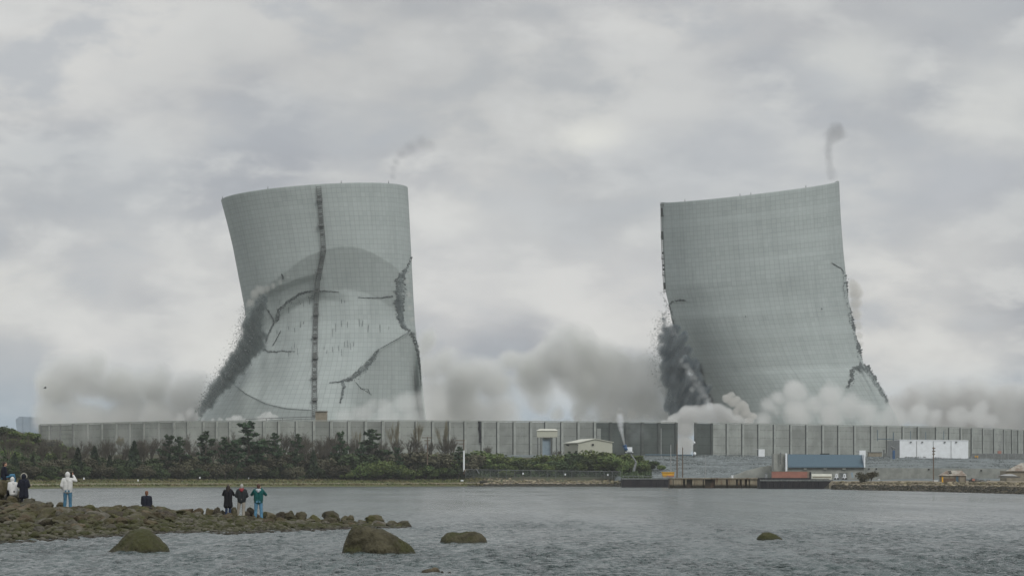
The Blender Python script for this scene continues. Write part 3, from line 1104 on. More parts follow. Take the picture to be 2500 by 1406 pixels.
# ------------------------------------------------------------------ dust, smoke, spray and falling rubble
def smoke(name, label, Y, blobs, col, dens, soft=0.25, nscale=0.05, namp=0.7, detail=5, yk=1.0, step=1.0, warp=6.0, dark=None, low=None, cat='smoke cloud', rough=0.6, vox=None, rs=1.0, sm=0.3, flow=None, bil=0.0):
    """a cloud: blobs (px, py, radius px[, depth offset m]) blended into one soft body; a closed hull filled with uneven smoke"""
    k = NT(name.replace('_', ' ') + ' volume')
    pos = k.coord('World')
    wn = k.noise(pos, nscale * 0.8, 2, 0.5, 0, True)
    p = k.vm('ADD', pos, k.vm('SCALE', k.vm('SUBTRACT', wn, (0.5, 0.5, 0.5)), None, 2 * warp))
    f = None
    B = []
    for b in blobs:
        c = at(b[0], b[1], Y + (b[3] if len(b) > 3 else 0))
        r = b[2] * rs / ppm(Y)
        B.append((c, r))
        v = k.math('MULTIPLY_ADD', k.vm('DISTANCE', k.vm('MULTIPLY', p, (1, 1 / yk, 1)), (c.x, c.y / yk, c.z)), -1 / r, 1.0)
        f = v if f is None else k.math('SMOOTH_MAX', f, v, sm)
    npos = pos
    if flow:                                 # streaks drawn out along the direction of fall
        mp = k.n('ShaderNodeMapping')
        mp.inputs['Rotation'].default_value = (0, math.radians(flow[0]), 0)
        mp2 = k.n('ShaderNodeMapping')
        mp2.inputs['Scale'].default_value = (1, 1, flow[1])
        k.set(mp.inputs[0], pos)
        k.set(mp2.inputs[0], mp.outputs[0])
        npos = mp2.outputs[0]
    n = k.noise(npos, nscale, detail, rough)
    f = k.math('ADD', f, k.math('MULTIPLY', k.math('SUBTRACT', n, 0.5), 2 * namp))
    if bil:                                  # cauliflower billows
        for sc_, am in ((0.9, 1.0), (2.1, 0.55)):
            vo = k.n('ShaderNodeTexVoronoi', feature='SMOOTH_F1')
            k.set(vo.inputs['Vector'], p)
            vo.inputs['Scale'].default_value = nscale * sc_
            vo.inputs['Smoothness'].default_value = 0.35
            f = k.math('ADD', f, k.math('MULTIPLY', k.math('SUBTRACT', 0.42, vo.outputs['Distance']), bil * am))
        f = k.math('SUBTRACT', f, 0.22 * bil)
    den = k.ramp(f, 0.0, soft)
    if low:                                  # thinner towards the top: dust that hugs the ground
        sp = k.n('ShaderNodeSeparateXYZ')
        k.set(sp.inputs[0], pos)
        den = k.math('MULTIPLY', den, k.ramp(sp.outputs[2], low[0], low[1], 1.0, low[2]))
    v = k.n('ShaderNodeVolumePrincipled')
    if dark:
        n4 = k.noise(npos, nscale * 1.7, 4, 0.6)
        k.set(v.inputs['Color'], k.mix(k.ramp(n4, 0.38, 0.62), dark, col))
    else:
        k.set(v.inputs['Color'], col)
    k.set(v.inputs['Density'], k.math('MULTIPLY', den, dens))
    v.inputs['Anisotropy'].default_value = 0.15
    k.t.links.new(v.outputs[0], k.out.inputs['Volume'])
    k.m.cycles.volume_step_rate = step
    m = MB()
    rmin = min(r for _, r in B)
    for c, r in B:
        q = r * (1.0 + min(0.4, namp * 0.5) + 0.5 * bil) + 0.5 * warp
        m.ell(c, (q, q * yk, q), 20, 12)
    o = m.build(name, k.m)
    rm = o.modifiers.new('merge', 'REMESH')
    rm.mode = 'VOXEL'
    rm.voxel_size = vox or max(0.25, rmin * 0.16)
    rm.use_smooth_shade = True
    return tag(o, label, cat)


def chain(pts, k=0.6):
    """more blobs between the given ones, so that a thin plume stays whole"""
    out = []
    for a, b in zip(pts[:-1], pts[1:]):
        n = max(1, int(math.hypot(b[0] - a[0], b[1] - a[1]) / (k * (a[2] + b[2]) / 2)))
        out += [tuple(lerp(p, q, i / n) for p, q in zip(a, b)) for i in range(n)]
    return out + [pts[-1]]


def shards(name, label, surf, pts, n, smin, smax, spread, mat, parent=None, flat=0.5, seed=1, power=1.0):
    """broken pieces of concrete strewn along a photo path; surf(px, py) gives the point"""
    rg = random.Random(seed)
    P = [np.array(p[:2], float) for p in pts]
    seg = [np.linalg.norm(b - a) for a, b in zip(P[:-1], P[1:])]
    m = MB()
    for _ in range(n):
        t = rg.random() * sum(seg)
        i = 0
        while i < len(seg) - 1 and t > seg[i]:
            t -= seg[i]
            i += 1
        u = t / seg[i]
        q = P[i] + (P[i + 1] - P[i]) * u
        w = lerp(pts[i][2], pts[i + 1][2], u)
        d = (P[i + 1] - P[i]) / seg[i]
        off = rg.gauss(0, 0.45) * w
        q = q + np.array([-d[1], d[0]]) * off + d * rg.uniform(-2, 2)
        c = surf(q[0], q[1]) + Vector((0, rg.uniform(-spread, 0), 0))
        s = smin + (smax - smin) * rg.random() ** (2.5 * power)
        a = Vector((rg.gauss(0, 1), rg.gauss(0, 1), rg.gauss(0, 1))).normalized()
        rot = Matrix.Rotation(rg.uniform(0, 6.28), 3, a)
        vs = []
        for x, y, z in ((-1, -1, -1), (1, -1, -1), (0, 1, -1), (-0.9, -0.8, 1), (0.8, -0.9, 1), (0.1, 0.9, 1)):
            vs.append(c + rot @ Vector((x * s * rg.uniform(0.5, 1), y * s * rg.uniform(0.5, 1), z * s * flat * rg.uniform(0.5, 1))))
        m.add(vs, [(0, 2, 1), (3, 4, 5), (0, 1, 4, 3), (1, 2, 5, 4), (2, 0, 3, 5)])
    o = m.build(name, mat, parent)
    if parent is None:
        tag(o, label, 'rubble', kind='stuff')
    else:
        o['kind'] = 'stuff'
    return o


DUST = (0.95, 0.96, 0.952)
PALE = (0.925, 0.93, 0.92)
BROWN = (0.70, 0.685, 0.645)

smoke('dust_cloud', 'pale dust cloud rolling off to the left of the left tower', 1140,
      [(150, 965, 58), (140, 1030, 60), (480, 960, 44), (505, 990, 44), (215, 925, 66), (215, 1010, 66), (285, 940, 62), (300, 1010, 64), (375, 945, 56), (385, 1015, 62), (450, 960, 50), (460, 1020, 56), (250, 885, 34), (520, 1030, 40)],
      DUST, 0.28, soft=0.6, bil=0.5, rs=1.4, step=0.5, nscale=0.038, namp=0.55, dark=(0.90, 0.912, 0.894), warp=7)
smoke('dust_veil', 'thin low dust veil drifting before the left end of the barrier wall', 930,
      [(130, 1060, 42), (210, 1062, 46), (300, 1062, 46), (390, 1062, 44), (470, 1066, 38), (545, 1074, 30)],
      (0.78, 0.79, 0.78), 0.028, soft=0.8, nscale=0.05, namp=0.35, warp=4)
smoke('dust_cloud', 'wide tan dust cloud filling the space between the two towers', 1170,
      [(1060, 900, 46), (1055, 960, 66), (1065, 1025, 66), (1140, 925, 60), (1140, 1010, 70), (1220, 935, 66), (1225, 1010, 66), (1290, 905, 60), (1290, 940, 60), (1355, 875, 62), (1365, 910, 46),
       (1430, 900, 62), (1440, 940, 60), (1500, 905, 66), (1510, 965, 74), (1570, 915, 62), (1580, 990, 74), (1640, 960, 60), (1640, 1020, 66), (1505, 1030, 60), (1440, 1045, 34), (1300, 1050, 40), (1375, 1055, 32), (1390, 880, 50), (1405, 925, 38), (1412, 990, 30), (1345, 1000, 26), (1300, 985, 40), (1130, 965, 60), (1180, 900, 44), (1250, 880, 44), (1330, 850, 34), (1040, 850, 26), (1050, 830, 30), (1100, 880, 40), (1075, 1000, 60)],
      DUST, 0.28, soft=0.65, bil=0.5, rs=1.42, step=0.5, nscale=0.036, namp=0.5, dark=(0.885, 0.897, 0.876), warp=8)
smoke('dark_smoke', 'dark smoke streak lying low along the top of the dark wall bays', 1020,
      [(1385, 1027, 11), (1410, 1023, 14), (1445, 1020, 16), (1480, 1017, 17), (1515, 1016, 18), (1550, 1018, 17), (1585, 1022, 13)],
      (0.5, 0.5, 0.47), 0.14, soft=0.5, nscale=0.09, namp=0.5, warp=3)
smoke('dust_cloud', 'bright pale dust cloud pouring out at the gap in the wall', 1030,
      [(1625, 1034, 15), (1650, 1028, 20), (1675, 1020, 24), (1700, 1018, 26), (1725, 1012, 28), (1752, 1006, 28), (1775, 1012, 24), (1800, 1022, 20), (1825, 1032, 14), (1676, 1050, 26), (1676, 1085, 26), (1738, 992, 13), (1672, 1108, 18)],
      (0.86, 0.865, 0.855), 0.4, soft=0.3, nscale=0.075, namp=0.5, warp=3.5, step=0.6, rs=1.1)
smoke('smoke_puffs', 'small billowing tan puffs rising beside the bright cloud at the gap', 1020,
      [(1778, 972, 11), (1792, 980, 13), (1806, 992, 13), (1800, 1004, 12), (1817, 996, 11), (1822, 1008, 13), (1836, 1016, 11), (1830, 1026, 10), (1812, 1016, 9), (1785, 964, 8)],
      (0.84, 0.83, 0.80), 0.45, soft=0.25, nscale=0.2, namp=0.6, warp=1.5, rs=1.15)
smoke('dust_cloud', 'pale billowing dust cloud round the foot of the right tower', 1062,
      [(1880, 1000, 36), (1900, 975, 32), (1945, 955, 36), (1945, 1005, 46), (1990, 985, 36), (2030, 965, 38), (2030, 1010, 46), (2080, 995, 38), (2120, 1010, 38), (2160, 1015, 36), (2200, 1020, 36), (2245, 1020, 34, 15),
       (2290, 1025, 34, 25), (2340, 1024, 34, 40), (2390, 1025, 32, 50), (2430, 1030, 28, 65), (2395, 1006, 26, 50), (2240, 1000, 26), (1860, 1030, 30), (2340, 1010, 26, 40)],
      PALE, 0.16, soft=0.5, bil=0.4, rs=1.2, step=0.4, nscale=0.06, namp=0.7, warp=5)
smoke('dust_cloud', 'greyer dust cloud behind the right tower, running out of the picture', 1240,
      [(2190, 1000, 44), (2240, 985, 50), (2300, 975, 56), (2300, 1020, 56), (2370, 975, 60), (2370, 1025, 56), (2440, 985, 60), (2450, 1030, 60), (2510, 985, 66), (2530, 1030, 66), (2590, 1010, 60)],
      (0.925, 0.937, 0.928), 0.2, soft=0.55, bil=0.5, rs=1.38, step=0.5, nscale=0.035, namp=0.5, dark=(0.77, 0.765, 0.75), warp=7)
smoke('dust_plume', 'tan dust plume squeezed out along the right edge of the leaning tower', 1165,
      [(2083, 700, 15), (2088, 720, 17), (2090, 745, 16), (2092, 770, 15), (2094, 795, 13), (2097, 820, 11), (2100, 842, 8), (2080, 690, 10)],
      (0.88, 0.865, 0.83), 0.3, soft=0.5, rs=1.25, nscale=0.1, namp=0.5, warp=2.0)
smoke('smoke_wisp', 'dark smoke wisp curling up from the right tower rim', 1165,
      [(2033, 436, 7), (2030, 422, 8), (2026, 408, 8), (2024, 394, 8), (2023, 380, 8), (2023, 366, 8), (2023, 352, 9), (2026, 338, 11), (2034, 326, 13), (2045, 321, 13), (2054, 320, 10)],
      (0.50, 0.51, 0.53), 0.15, soft=0.9, rs=2.0, sm=0.6, nscale=0.16, namp=0.6, warp=2.4)
smoke('smoke_wisp', 'faint smoke wisp above the left tower rim', 1115,
      [(966, 432, 9), (968, 415, 9), (975, 398, 10), (985, 375, 14), (1005, 360, 16), (1030, 352, 18), (1052, 355, 16)],
      (0.45, 0.46, 0.49), 0.11, soft=1.0, rs=1.5, sm=0.6, nscale=0.09, namp=0.5, warp=3)
smoke('dust_veil', 'pale dust veil over the right foot of the left tower', 1025,
      [(1000, 1030, 44), (940, 1030, 40), (850, 1018, 30), (890, 1005, 34), (940, 1000, 36), (985, 990, 40), (1030, 985, 42), (1065, 985, 46), (905, 985, 22), (960, 1025, 34), (1030, 1025, 40)],
      PALE, 0.075, soft=0.6, nscale=0.06, namp=0.5, warp=4)
smoke('steam_puff', 'small white steam puff behind the wall, left of the ladder foot', 1005,
      [(632, 1020, 9), (643, 1012, 10), (655, 1014, 10), (668, 1020, 8), (648, 1024, 12)], PALE, 0.3, soft=0.5, nscale=0.25, namp=0.8, warp=2.0, rs=1.2, sm=.5)
smoke('steam_puff', 'low white steam puff behind the wall, below the tower hinge', 1005,
      [(560, 1025, 6), (575, 1021, 8), (588, 1022, 7), (536, 1026, 5), (520, 1027, 5), (602, 1026, 5)], PALE, 0.3, soft=0.5, nscale=0.25, namp=0.8, warp=2.0, rs=1.5, sm=.6)
smoke('dust_plume', 'dust spray at the bottom end of the rubble slide', 1030,
      [(440, 1015, 16), (462, 1008, 16), (480, 1016, 13), (430, 1028, 16), (495, 1024, 9)], PALE, 0.12, soft=0.6, nscale=0.12, namp=0.6, warp=2)
smoke('dust_plume', 'dust puff bursting from the top of the rubble slide', 1050,
      [(622, 716, 13), (634, 706, 14), (648, 703, 12), (664, 699, 10), (682, 690, 8), (700, 680, 6), (612, 735, 12)], (0.74, 0.735, 0.70), 0.16, soft=0.5, nscale=0.14, namp=0.5, warp=2)
smoke('dust_plume', 'tan dust hanging behind the dark vertical crack of the left tower', 1058,
      [(994, 690, 9), (998, 720, 10), (1002, 750, 10), (1005, 780, 9), (998, 670, 6)], (0.76, 0.74, 0.70), 0.12, soft=0.6, nscale=0.12, namp=0.5, warp=1.5)

# rubble slides: dark dust laced with broken concrete
LTY = 1062
smoke('rubble_dust', 'dark rubble slide pouring down the left side of the left tower', LTY,
      [(642, 728, 14), (634, 748, 18), (626, 770, 22), (618, 795, 26), (615, 820, 30), (618, 840, 28), (602, 850, 27), (590, 872, 28), (574, 893, 27), (558, 914, 25), (543, 934, 22), (530, 952, 20), (517, 970, 18), (506, 986, 15), (496, 1000, 12), (634, 820, 18), (488, 1012, 9)],
      (0.34, 0.38, 0.38), 0.9, soft=0.5, flow=(38, 0.3), nscale=0.3, namp=0.75, rs=1.12, detail=6, warp=1.6, dark=(0.22, 0.26, 0.265), rough=0.7, step=0.7, cat='rubble slide')
shards('falling_rubble', 'broken concrete flying off the rubble slide of the left tower', lambda x, y: at(x, y, LTY - 6),
       [(606, 752, 16), (596, 800, 22), (585, 850, 26), (556, 900, 26), (525, 945, 20), (500, 985, 13), (484, 1008, 7)], 3600, 0.04, 0.24, 14, MT['shard'], seed=3)
shards('falling_rubble', 'broken concrete tumbling inside the rubble slide of the left tower', lambda x, y: at(x, y, LTY - 8),
       [(642, 724, 14), (628, 770, 26), (622, 820, 34), (594, 870, 36), (560, 915, 32), (528, 958, 22), (498, 1000, 14)], 1800, 0.05, 0.26, 8, MT['shard'], seed=4)
RTY = 1120
smoke('rubble_dust', 'dark blue-grey rubble burst beside the left foot of the leaning tower', RTY,
      [(1634, 800, 16), (1634, 825, 24), (1648, 845, 28), (1650, 800, 15), (1676, 876, 15, -8), (1684, 892, 14, -8), (1662, 828, 18), (1678, 858, 20), (1668, 862, 22), (1690, 890, 20), (1702, 905, 20, 18), (1718, 940, 20, 22), (1733, 972, 18, 24), (1700, 925, 22), (1716, 955, 20), (1628, 860, 28), (1650, 870, 30), (1632, 890, 32), (1655, 900, 32), (1640, 925, 34), (1665, 935, 34), (1655, 960, 32), (1685, 962, 30), (1672, 982, 28), (1700, 980, 24), (1645, 985, 28), (1714, 984, 18), (1655, 1005, 26), (1628, 780, 8)],
      (0.38, 0.425, 0.45), 0.95, soft=0.5, flow=(-25, 0.42), nscale=0.17, namp=0.85, detail=6, warp=3.0, dark=(0.17, 0.21, 0.24), rough=0.68, step=0.7, cat='rubble burst')
smoke('dust_plume', 'pale ragged dust streak down the right edge of the dark rubble burst', RTY - 34,
      [(1662, 878, 8), (1672, 892, 11), (1683, 906, 11), (1692, 922, 11), (1700, 938, 11), (1709, 952, 11), (1718, 966, 11), (1728, 980, 11), (1737, 990, 9), (1690, 950, 8), (1707, 972, 8)],
      (0.64, 0.655, 0.655), 0.2, soft=0.8, rs=1.2, sm=.5, flow=(-25, .5), nscale=0.25, namp=1.0, detail=6, warp=1.5)
shards('falling_rubble', 'broken concrete flying left from the rubble burst of the right tower', lambda x, y: at(x, y, RTY - 5),
       [(1622, 765, 14), (1608, 800, 24), (1602, 850, 26), (1606, 900, 24), (1618, 945, 18), (1640, 985, 14)], 3400, 0.04, 0.24, 14, MT['shard'], seed=5)
shards('falling_rubble', 'broken concrete dropping from the torn left rim of the right tower', lambda x, y: at(x, y, RTY),
       [(1612, 712, 6), (1622, 735, 8), (1630, 765, 9), (1640, 795, 10)], 200, 0.05, 0.3, 10, MT['shard'], seed=6)
shards('falling_rubble', 'broken concrete falling through the rubble burst of the right tower', lambda x, y: at(x, y, RTY - 12),
       [(1634, 800, 16), (1640, 860, 32), (1655, 920, 36), (1680, 975, 36), (1712, 985, 16)], 900, 0.05, 0.26, 18, MT['shard'], seed=8)
smoke('crack_dust', 'dark dust streaming from the tall vertical crack of the left tower', 1052,
      chain([(990, 656, 6), (979, 680, 11), (976, 710, 12), (975, 745, 12), (978, 778, 10), (990, 800, 6)]),
      (0.30, 0.34, 0.34), 0.5, soft=0.7, flow=(5, 0.35), nscale=0.4, namp=0.9, warp=1.2, dark=(0.16, 0.19, 0.2))
smoke('crack_dust', 'dark dust along the slanting crack at the right foot of the left tower', 1052,
      chain([(922, 858, 5), (905, 880, 8), (888, 900, 10), (870, 915, 8), (848, 926, 5), (834, 945, 5), (834, 968, 5)]),
      (0.36, 0.40, 0.39), 0.5, soft=0.7, nscale=0.35, namp=0.9, warp=1.5, dark=(0.2, 0.23, 0.235))
smoke('crack_dust', 'dark dust along the broken right foot of the leaning tower', 1128,
      chain([(2075, 938, 5), (2085, 910, 8), (2104, 896, 10), (2122, 912, 7), (2140, 938, 6), (2156, 962, 6), (2166, 978, 8)]),
      (0.34, 0.38, 0.38), 0.5, soft=0.7, nscale=0.35, namp=0.9, warp=1.5, dark=(0.2, 0.23, 0.235))
smoke('crack_dust', 'dark dust under the hooked crack left of the ladder', 1056,
      chain([(668, 788, 5), (682, 762, 6), (702, 742, 7), (730, 728, 7), (758, 720, 5)]),
      (0.4, 0.44, 0.43), 0.22, soft=0.8, nscale=0.3, namp=0.8, warp=1.5)
# loose pieces in the wide cracks
for T, pts, n in ((LT, [(990, 655, 8), (978, 690, 14), (977, 730, 14), (977, 775, 12), (992, 803, 8)], 220), (LT, [(923, 855, 6), (900, 885, 10), (872, 914, 12), (845, 930, 7)], 260), (LT, [(1008, 815, 6), (1019, 850, 6), (1025, 905, 3)], 120),
                  (RT, [(2106, 893, 10), (2088, 902, 12), (2078, 928, 9), (2068, 948, 6)], 260), (RT, [(2108, 895, 10), (2130, 922, 9), (2150, 955, 8), (2168, 984, 8)], 260), (RT, [(2064, 680, 5), (2070, 745, 5), (2095, 850, 4)], 120),
                  (LT, [(700, 742, 10), (730, 730, 16), (765, 722, 8)], 160)):
    o = shards('crack_rubble', None, lambda x, y: T.on(x, y, 0.4), pts, n, 0.06, 0.3, 0.5, MT['shard'], T.root, seed=n)
    o.matrix_parent_inverse = Matrix.Translation(-T.root.location)


# ------------------------------------------------------------------ trees and shrubs on the far shore
def quads_mesh(name, C, size, mat, rg, flat=0.75):
    """many small leaf clumps, each a bent quad, at points C (n,3)"""
    n = len(C)
    a = rg.normal(size=(n, 3))
    a[:, 2] *= flat
    a /= np.linalg.norm(a, axis=1)[:, None]
    b = np.cross(a, rg.normal(size=(n, 3)))
    b /= np.linalg.norm(b, axis=1)[:, None]
    s = size * (0.6 + 0.8 * rg.random(n))[:, None]
    w = s * (0.5 + 0.4 * rg.random(n))[:, None]
    nn = np.cross(a, b) * s * 0.25
    V = np.stack([C - a * s, C - b * w + nn, C + a * s, C + b * w + nn], 1).reshape(-1, 3)
    Fc = np.arange(4 * n).reshape(n, 4)
    return np_mesh(name, V, Fc, mat, None, True)


def branches(m, p, d, length, r, depth, rg, spread, up, out=None, kids=(3, 4)):
    """recursive limbs; leaves of the recursion are thin twigs"""
    q = p + d * length
    m.tube(p, q, r, r * 0.6, 5 if depth > 1 else 3, False)
    if out is not None and depth <= 1:
        out.append(q)
        out.append(p + d * length * 0.5)
    if depth == 0:
        return
    for i in range(rg.randint(*kids)):
        t = rg.uniform(0.35, 1.0)
        nd = Vector((d.x + rg.gauss(0, spread), d.y + rg.gauss(0, spread), d.z + rg.gauss(0, spread * 0.6) + up)).normalized()
        branches(m, p + d * length * t, nd, length * rg.uniform(0.5, 0.78), r * 0.55, depth - 1, rg, spread, up, out, kids)


def tree_root(name):
    o = bpy.data.objects.new(name, None)
    o.empty_display_size = 0.3
    COL.objects.link(o)
    return o


def adopt(root, *kids):
    for k_ in kids:
        k_.parent = root
    return root


def make_bare(seed, h=9.0, mat='twig', spread=0.42, up=0.28, bud=None):
    rg = random.Random(seed)
    root = tree_root('bare_tree')
    t = MB()
    hh = h * 0.3
    t.tube((0, 0, -0.6), (rg.uniform(-.2, .2), 0, hh), 0.022 * h, 0.016 * h, 7)
    m = MB()
    pts = []
    for i in range(5):
        d = Vector((rg.gauss(0, 0.35), rg.gauss(0, 0.35), 1)).normalized()
        branches(m, Vector((0, 0, hh * rg.uniform(0.7, 1.0))), d, h * 0.32, 0.0125 * h, 4, rg, spread, up, pts, (3, 5))
    kids = [t.build('trunk', MT['bark']), m.build('crown', MT[mat])]
    if bud:
        P = np.array([tuple(p) for p in pts])
        P = P[np.random.default_rng(seed).random(len(P)) < bud[1]]
        kids.append(quads_mesh('buds', P + np.random.default_rng(seed).normal(size=P.shape) * 0.15, 0.16, MT[bud[0]], np.random.default_rng(seed)))
    return adopt(root, *kids)


def make_pine(seed, h=11.0):
    rg = random.Random(seed)
    nr = np.random.default_rng(seed)
    root = tree_root('pine_tree')
    t = MB()
    lean = rg.uniform(-0.6, 0.6)
    t.tube((0, 0, -0.6), (lean * 0.5, 0, h * 0.55), 0.22, 0.15, 7).tube((lean * 0.5, 0, h * 0.55), (lean, 0, h * 0.97), 0.15, 0.04, 6)
    C = []
    z = h * rg.uniform(0.28, 0.38)
    while z < h * 0.98:
        f = (z / h)
        ln = h * 0.40 * (1.08 - f) ** 0.7 * rg.uniform(0.55, 1.15)
        for j in range(rg.randint(3, 5)):
            a = rg.uniform(0, 6.28)
            if rg.random() < 0.12:
                continue
            L = ln * rg.uniform(0.5, 1.1)
            p0 = Vector((lean * f, 0, z))
            p1 = p0 + Vector((math.cos(a) * L, math.sin(a) * L, L * rg.uniform(0.02, 0.35)))
            t.tube(p0, p1, 0.06, 0.02, 4, False)
            for s in range(int(10 + 12 * L)):
                u = rg.uniform(0.35, 1.05)
                q = p0.lerp(p1, u)
                C.append((q.x + rg.gauss(0, 0.22), q.y + rg.gauss(0, 0.22), q.z + rg.gauss(0.08, 0.14)))
        z += h * rg.uniform(0.045, 0.085)
    return adopt(root, t.build('trunk', MT['bark']), quads_mesh('crown', np.array(C), 0.30, MT['pine'], nr, 0.5))


def make_cedar(seed, h=6.0):
    rg = random.Random(seed)
    nr = np.random.default_rng(seed)
    root = tree_root('cedar_tree')
    t = MB().tube((0, 0, -0.5), (0, 0, h * 0.9), 0.16, 0.04, 6)
    n = 1100
    z = nr.random(n) ** 0.8
    prof = np.interp(z, [0, 0.08, 0.3, 0.6, 0.85, 1], [0.55, 0.85, 1.0, 0.72, 0.36, 0.05]) * h * 0.21
    a = nr.random(n) * 6.28
    rr = prof * np.sqrt(nr.random(n)) * (0.85 + 0.25 * np.sin(a * 3 + z * 9 + seed))
    C = np.stack([rr * np.cos(a), rr * np.sin(a), z * h], -1)
    return adopt(root, t.build('trunk', MT['bark']), quads_mesh('crown', C, 0.26, MT['cedar'], nr, 1.3))


def make_bush(seed, mat, h=3.4, w=2.3, n=2600, name='shrub', size=0.165, stems=6):
    rg = random.Random(seed)
    nr = np.random.default_rng(seed)
    root = tree_root(name)
    t = MB()
    for i in range(stems):
        a = rg.uniform(0, 6.28)
        t.tube((0, 0, -0.4), (math.cos(a) * w * rg.uniform(.2, .6), math.sin(a) * w * rg.uniform(.2, .6), h * rg.uniform(0.5, 0.85)), 0.06, 0.02, 5)
    C = []
    blobs = [(rg.gauss(0, w * 0.38), rg.gauss(0, w * 0.38), h * rg.uniform(0.3, 0.78), w * rg.uniform(0.28, 0.52)) for _ in range(9)]
    for i in range(n):
        b = blobs[i % 9]
        d = nr.normal(size=3)
        d /= np.linalg.norm(d)
        r = b[3] * nr.random() ** 0.4
        C.append((b[0] + d[0] * r, b[1] + d[1] * r, max(0.05, b[2] + d[2] * r * 0.8)))
    return adopt(root, t.build('stems', MT['bark']), quads_mesh('crown', np.array(C), size, MT[mat], nr, 0.9))


PROTO = {
    'bare': [make_bare(s, 9.0) for s in (1, 2, 3)],
    'poplar': [make_bare(s, 9.0, 'twig_pale', 0.22, 0.6) for s in (11, 12)],
    'pine': [make_pine(s) for s in (21, 22, 23)],
    'cedar': [make_cedar(s) for s in (31, 32)],
    'dark': [make_bush(s, 'dark_bush') for s in (41, 42, 43)],
    'brown': [make_bush(s, 'brown_bush', n=1800) for s in (51, 52)],
    'green': [make_bush(s, 'green_bush') for s in (61, 62, 63)],
    'rust': [make_bush(71, 'rust_bush', n=1500)],
    'yellow': [make_bare(81, 9.0, 'twig', 0.4, 0.3, ('yellow_bush', 0.8))],
}
PH = {'bare': 9.6, 'poplar': 9.8, 'pine': 11.0, 'cedar': 6.0, 'dark': 3.7, 'brown': 3.7, 'green': 3.7, 'rust': 3.7, 'yellow': 9.6}
KIND = {'bare': ('bare tree', 'bare leafless tree', 'tree'), 'poplar': ('slim tree', 'slim budding tree', 'tree'), 'pine': ('pine', 'dark ragged pine', 'tree'),
        'cedar': ('cedar', 'narrow pointed cedar', 'tree'), 'dark': ('shrub', 'dark green shrub', 'shrub'), 'brown': ('shrub', 'grey-brown budding shrub', 'shrub'),
        'green': ('shrub', 'fresh green shrub', 'shrub'), 'rust': ('shrub', 'russet-leaved shrub', 'shrub'), 'yellow': ('tree', 'yellowish budding tree', 'tree')}
GROUPS = {'bare': 'bare trees on the far shore', 'poplar': 'slim budding trees before the wall', 'pine': 'pines on the far shore', 'cedar': 'cedars on the far shore', 'dark': 'dark shrubs on the far shore',
          'brown': 'brown shrubs on the far shore', 'green': 'green shrubs on the far shore', 'rust': 'russet shrubs on the far shore', 'yellow': 'yellow trees on the far shore'}
TREES = []          # (kind, px, py_top, py_base, width factor)
A = TREES.append
for px, top, w in ((500, 1052, .8), (612, 1031, 1.25), (668, 1056, .6), (550, 1066, .8), (834, 1054, .62), (910, 1048, 1.0), (728, 1058, .6), (410, 1062, .9), (440, 1066, .7), (880, 1085, .8), (968, 1092, .8), (1120, 1090, .7), (640, 1080, 1.1), (580, 1075, .9)):
    A(('pine', px, top, 1168, w))
for px, top in ((231, 1091), (190, 1094), (328, 1078), (80, 1112), (36, 1106), (268, 1112), (1005, 1106), (765, 1100), (1003, 1125)):
    A(('cedar', px, top, 1169, 1.0))
for px, top, w in ((340, 1060, 1.1), (370, 1055, 1.2), (395, 1066, 1), (520, 1060, 1), (545, 1052, .9), (578, 1045, .9), (640, 1045, .8), (690, 1040, .8), (708, 1045, .9), (745, 1052, .9), (795, 1050, 1), (820, 1046, .9), (800, 1068, .9), (867, 1060, .8),
                   (148, 1068, 1.0), (255, 1075, .9), (20, 1040, .8), (62, 1055, .8), (100, 1065, .9), (660, 1070, 1), (480, 1084, 1), (940, 1095, 1.0), (1028, 1092, .8), (430, 1090, 1), (1101, 1052, .5), (170, 1100, 1.2), (290, 1100, 1.2), (930, 1062, .7)):
    A(('bare', px, top, 1150, w))
for px, top, w in ((966, 1022, .75), (1018, 1018, .8), (1085, 1020, .8), (870, 1040, .6)):
    A(('poplar', px, top, 1128, w))
A(('yellow', 293, 1060, 1104, 0.9))
for px, top, w in ((765, 1090, 1), (735, 1120, 1)):
    A(('rust', px, top, 1160, w))
for i in range(58):
    px = 8 + i * 20 + R.uniform(-9, 9)
    A((('dark', 'brown', 'dark', 'dark', 'brown')[i % 5], px, 1104 + R.uniform(-8, 22) + (12 if 130 < px < 330 else 0), 1164 + R.uniform(-5, 4), R.uniform(.85, 1.25)))
for i in range(24):
    px = 15 + i * 47 + R.uniform(-14, 14)
    A(('brown' if i % 2 else 'dark', px, 1132 + R.uniform(-8, 8), 1170, R.uniform(.8, 1.2)))
for px, top, base in ((880, 1116, 1172), (915, 1120, 1173), (850, 1150, 1172), (1020, 1124, 1170), (995, 1140, 1173), (955, 1122, 1170), (1060, 1130, 1171), (1110, 1118, 1165), (130, 1158, 1173), (105, 1156, 1173), (1075, 1106, 1160)):
    A(('green', px, top, base, 1.0))
A(('bare', 1190, 1080, 1140, 1.0))
for i in range(26):
    px = 1132 + i * 17.8 + R.uniform(-8, 8)
    top = pw(px, [(1130, 1100), (1180, 1102), (1215, 1112), (1300, 1120), (1360, 1106), (1450, 1100), (1500, 1104), (1550, 1102), (1575, 1118), (1600, 1140)])
    A(('green' if i % 5 else 'dark', px, top + R.uniform(-9, 3), 1150, R.uniform(1.1, 1.5)))
for i in range(24):
    px = 1160 + i * 18 + R.uniform(-8, 8)
    A(('green' if i % 3 else 'dark', px, 1120 + R.uniform(-8, 12), 1158, R.uniform(1.0, 1.4)))
A(('green', 1233, 1146, 1167, 1.1))
A(('pine', 1443, 1090, 1135, 0.9))
A(('pine', 1405, 1100, 1140, 0.8))
A(('pine', 1390, 1101, 1140, 0.7))
A(('bare', 1362, 1092, 1130, 1.2))
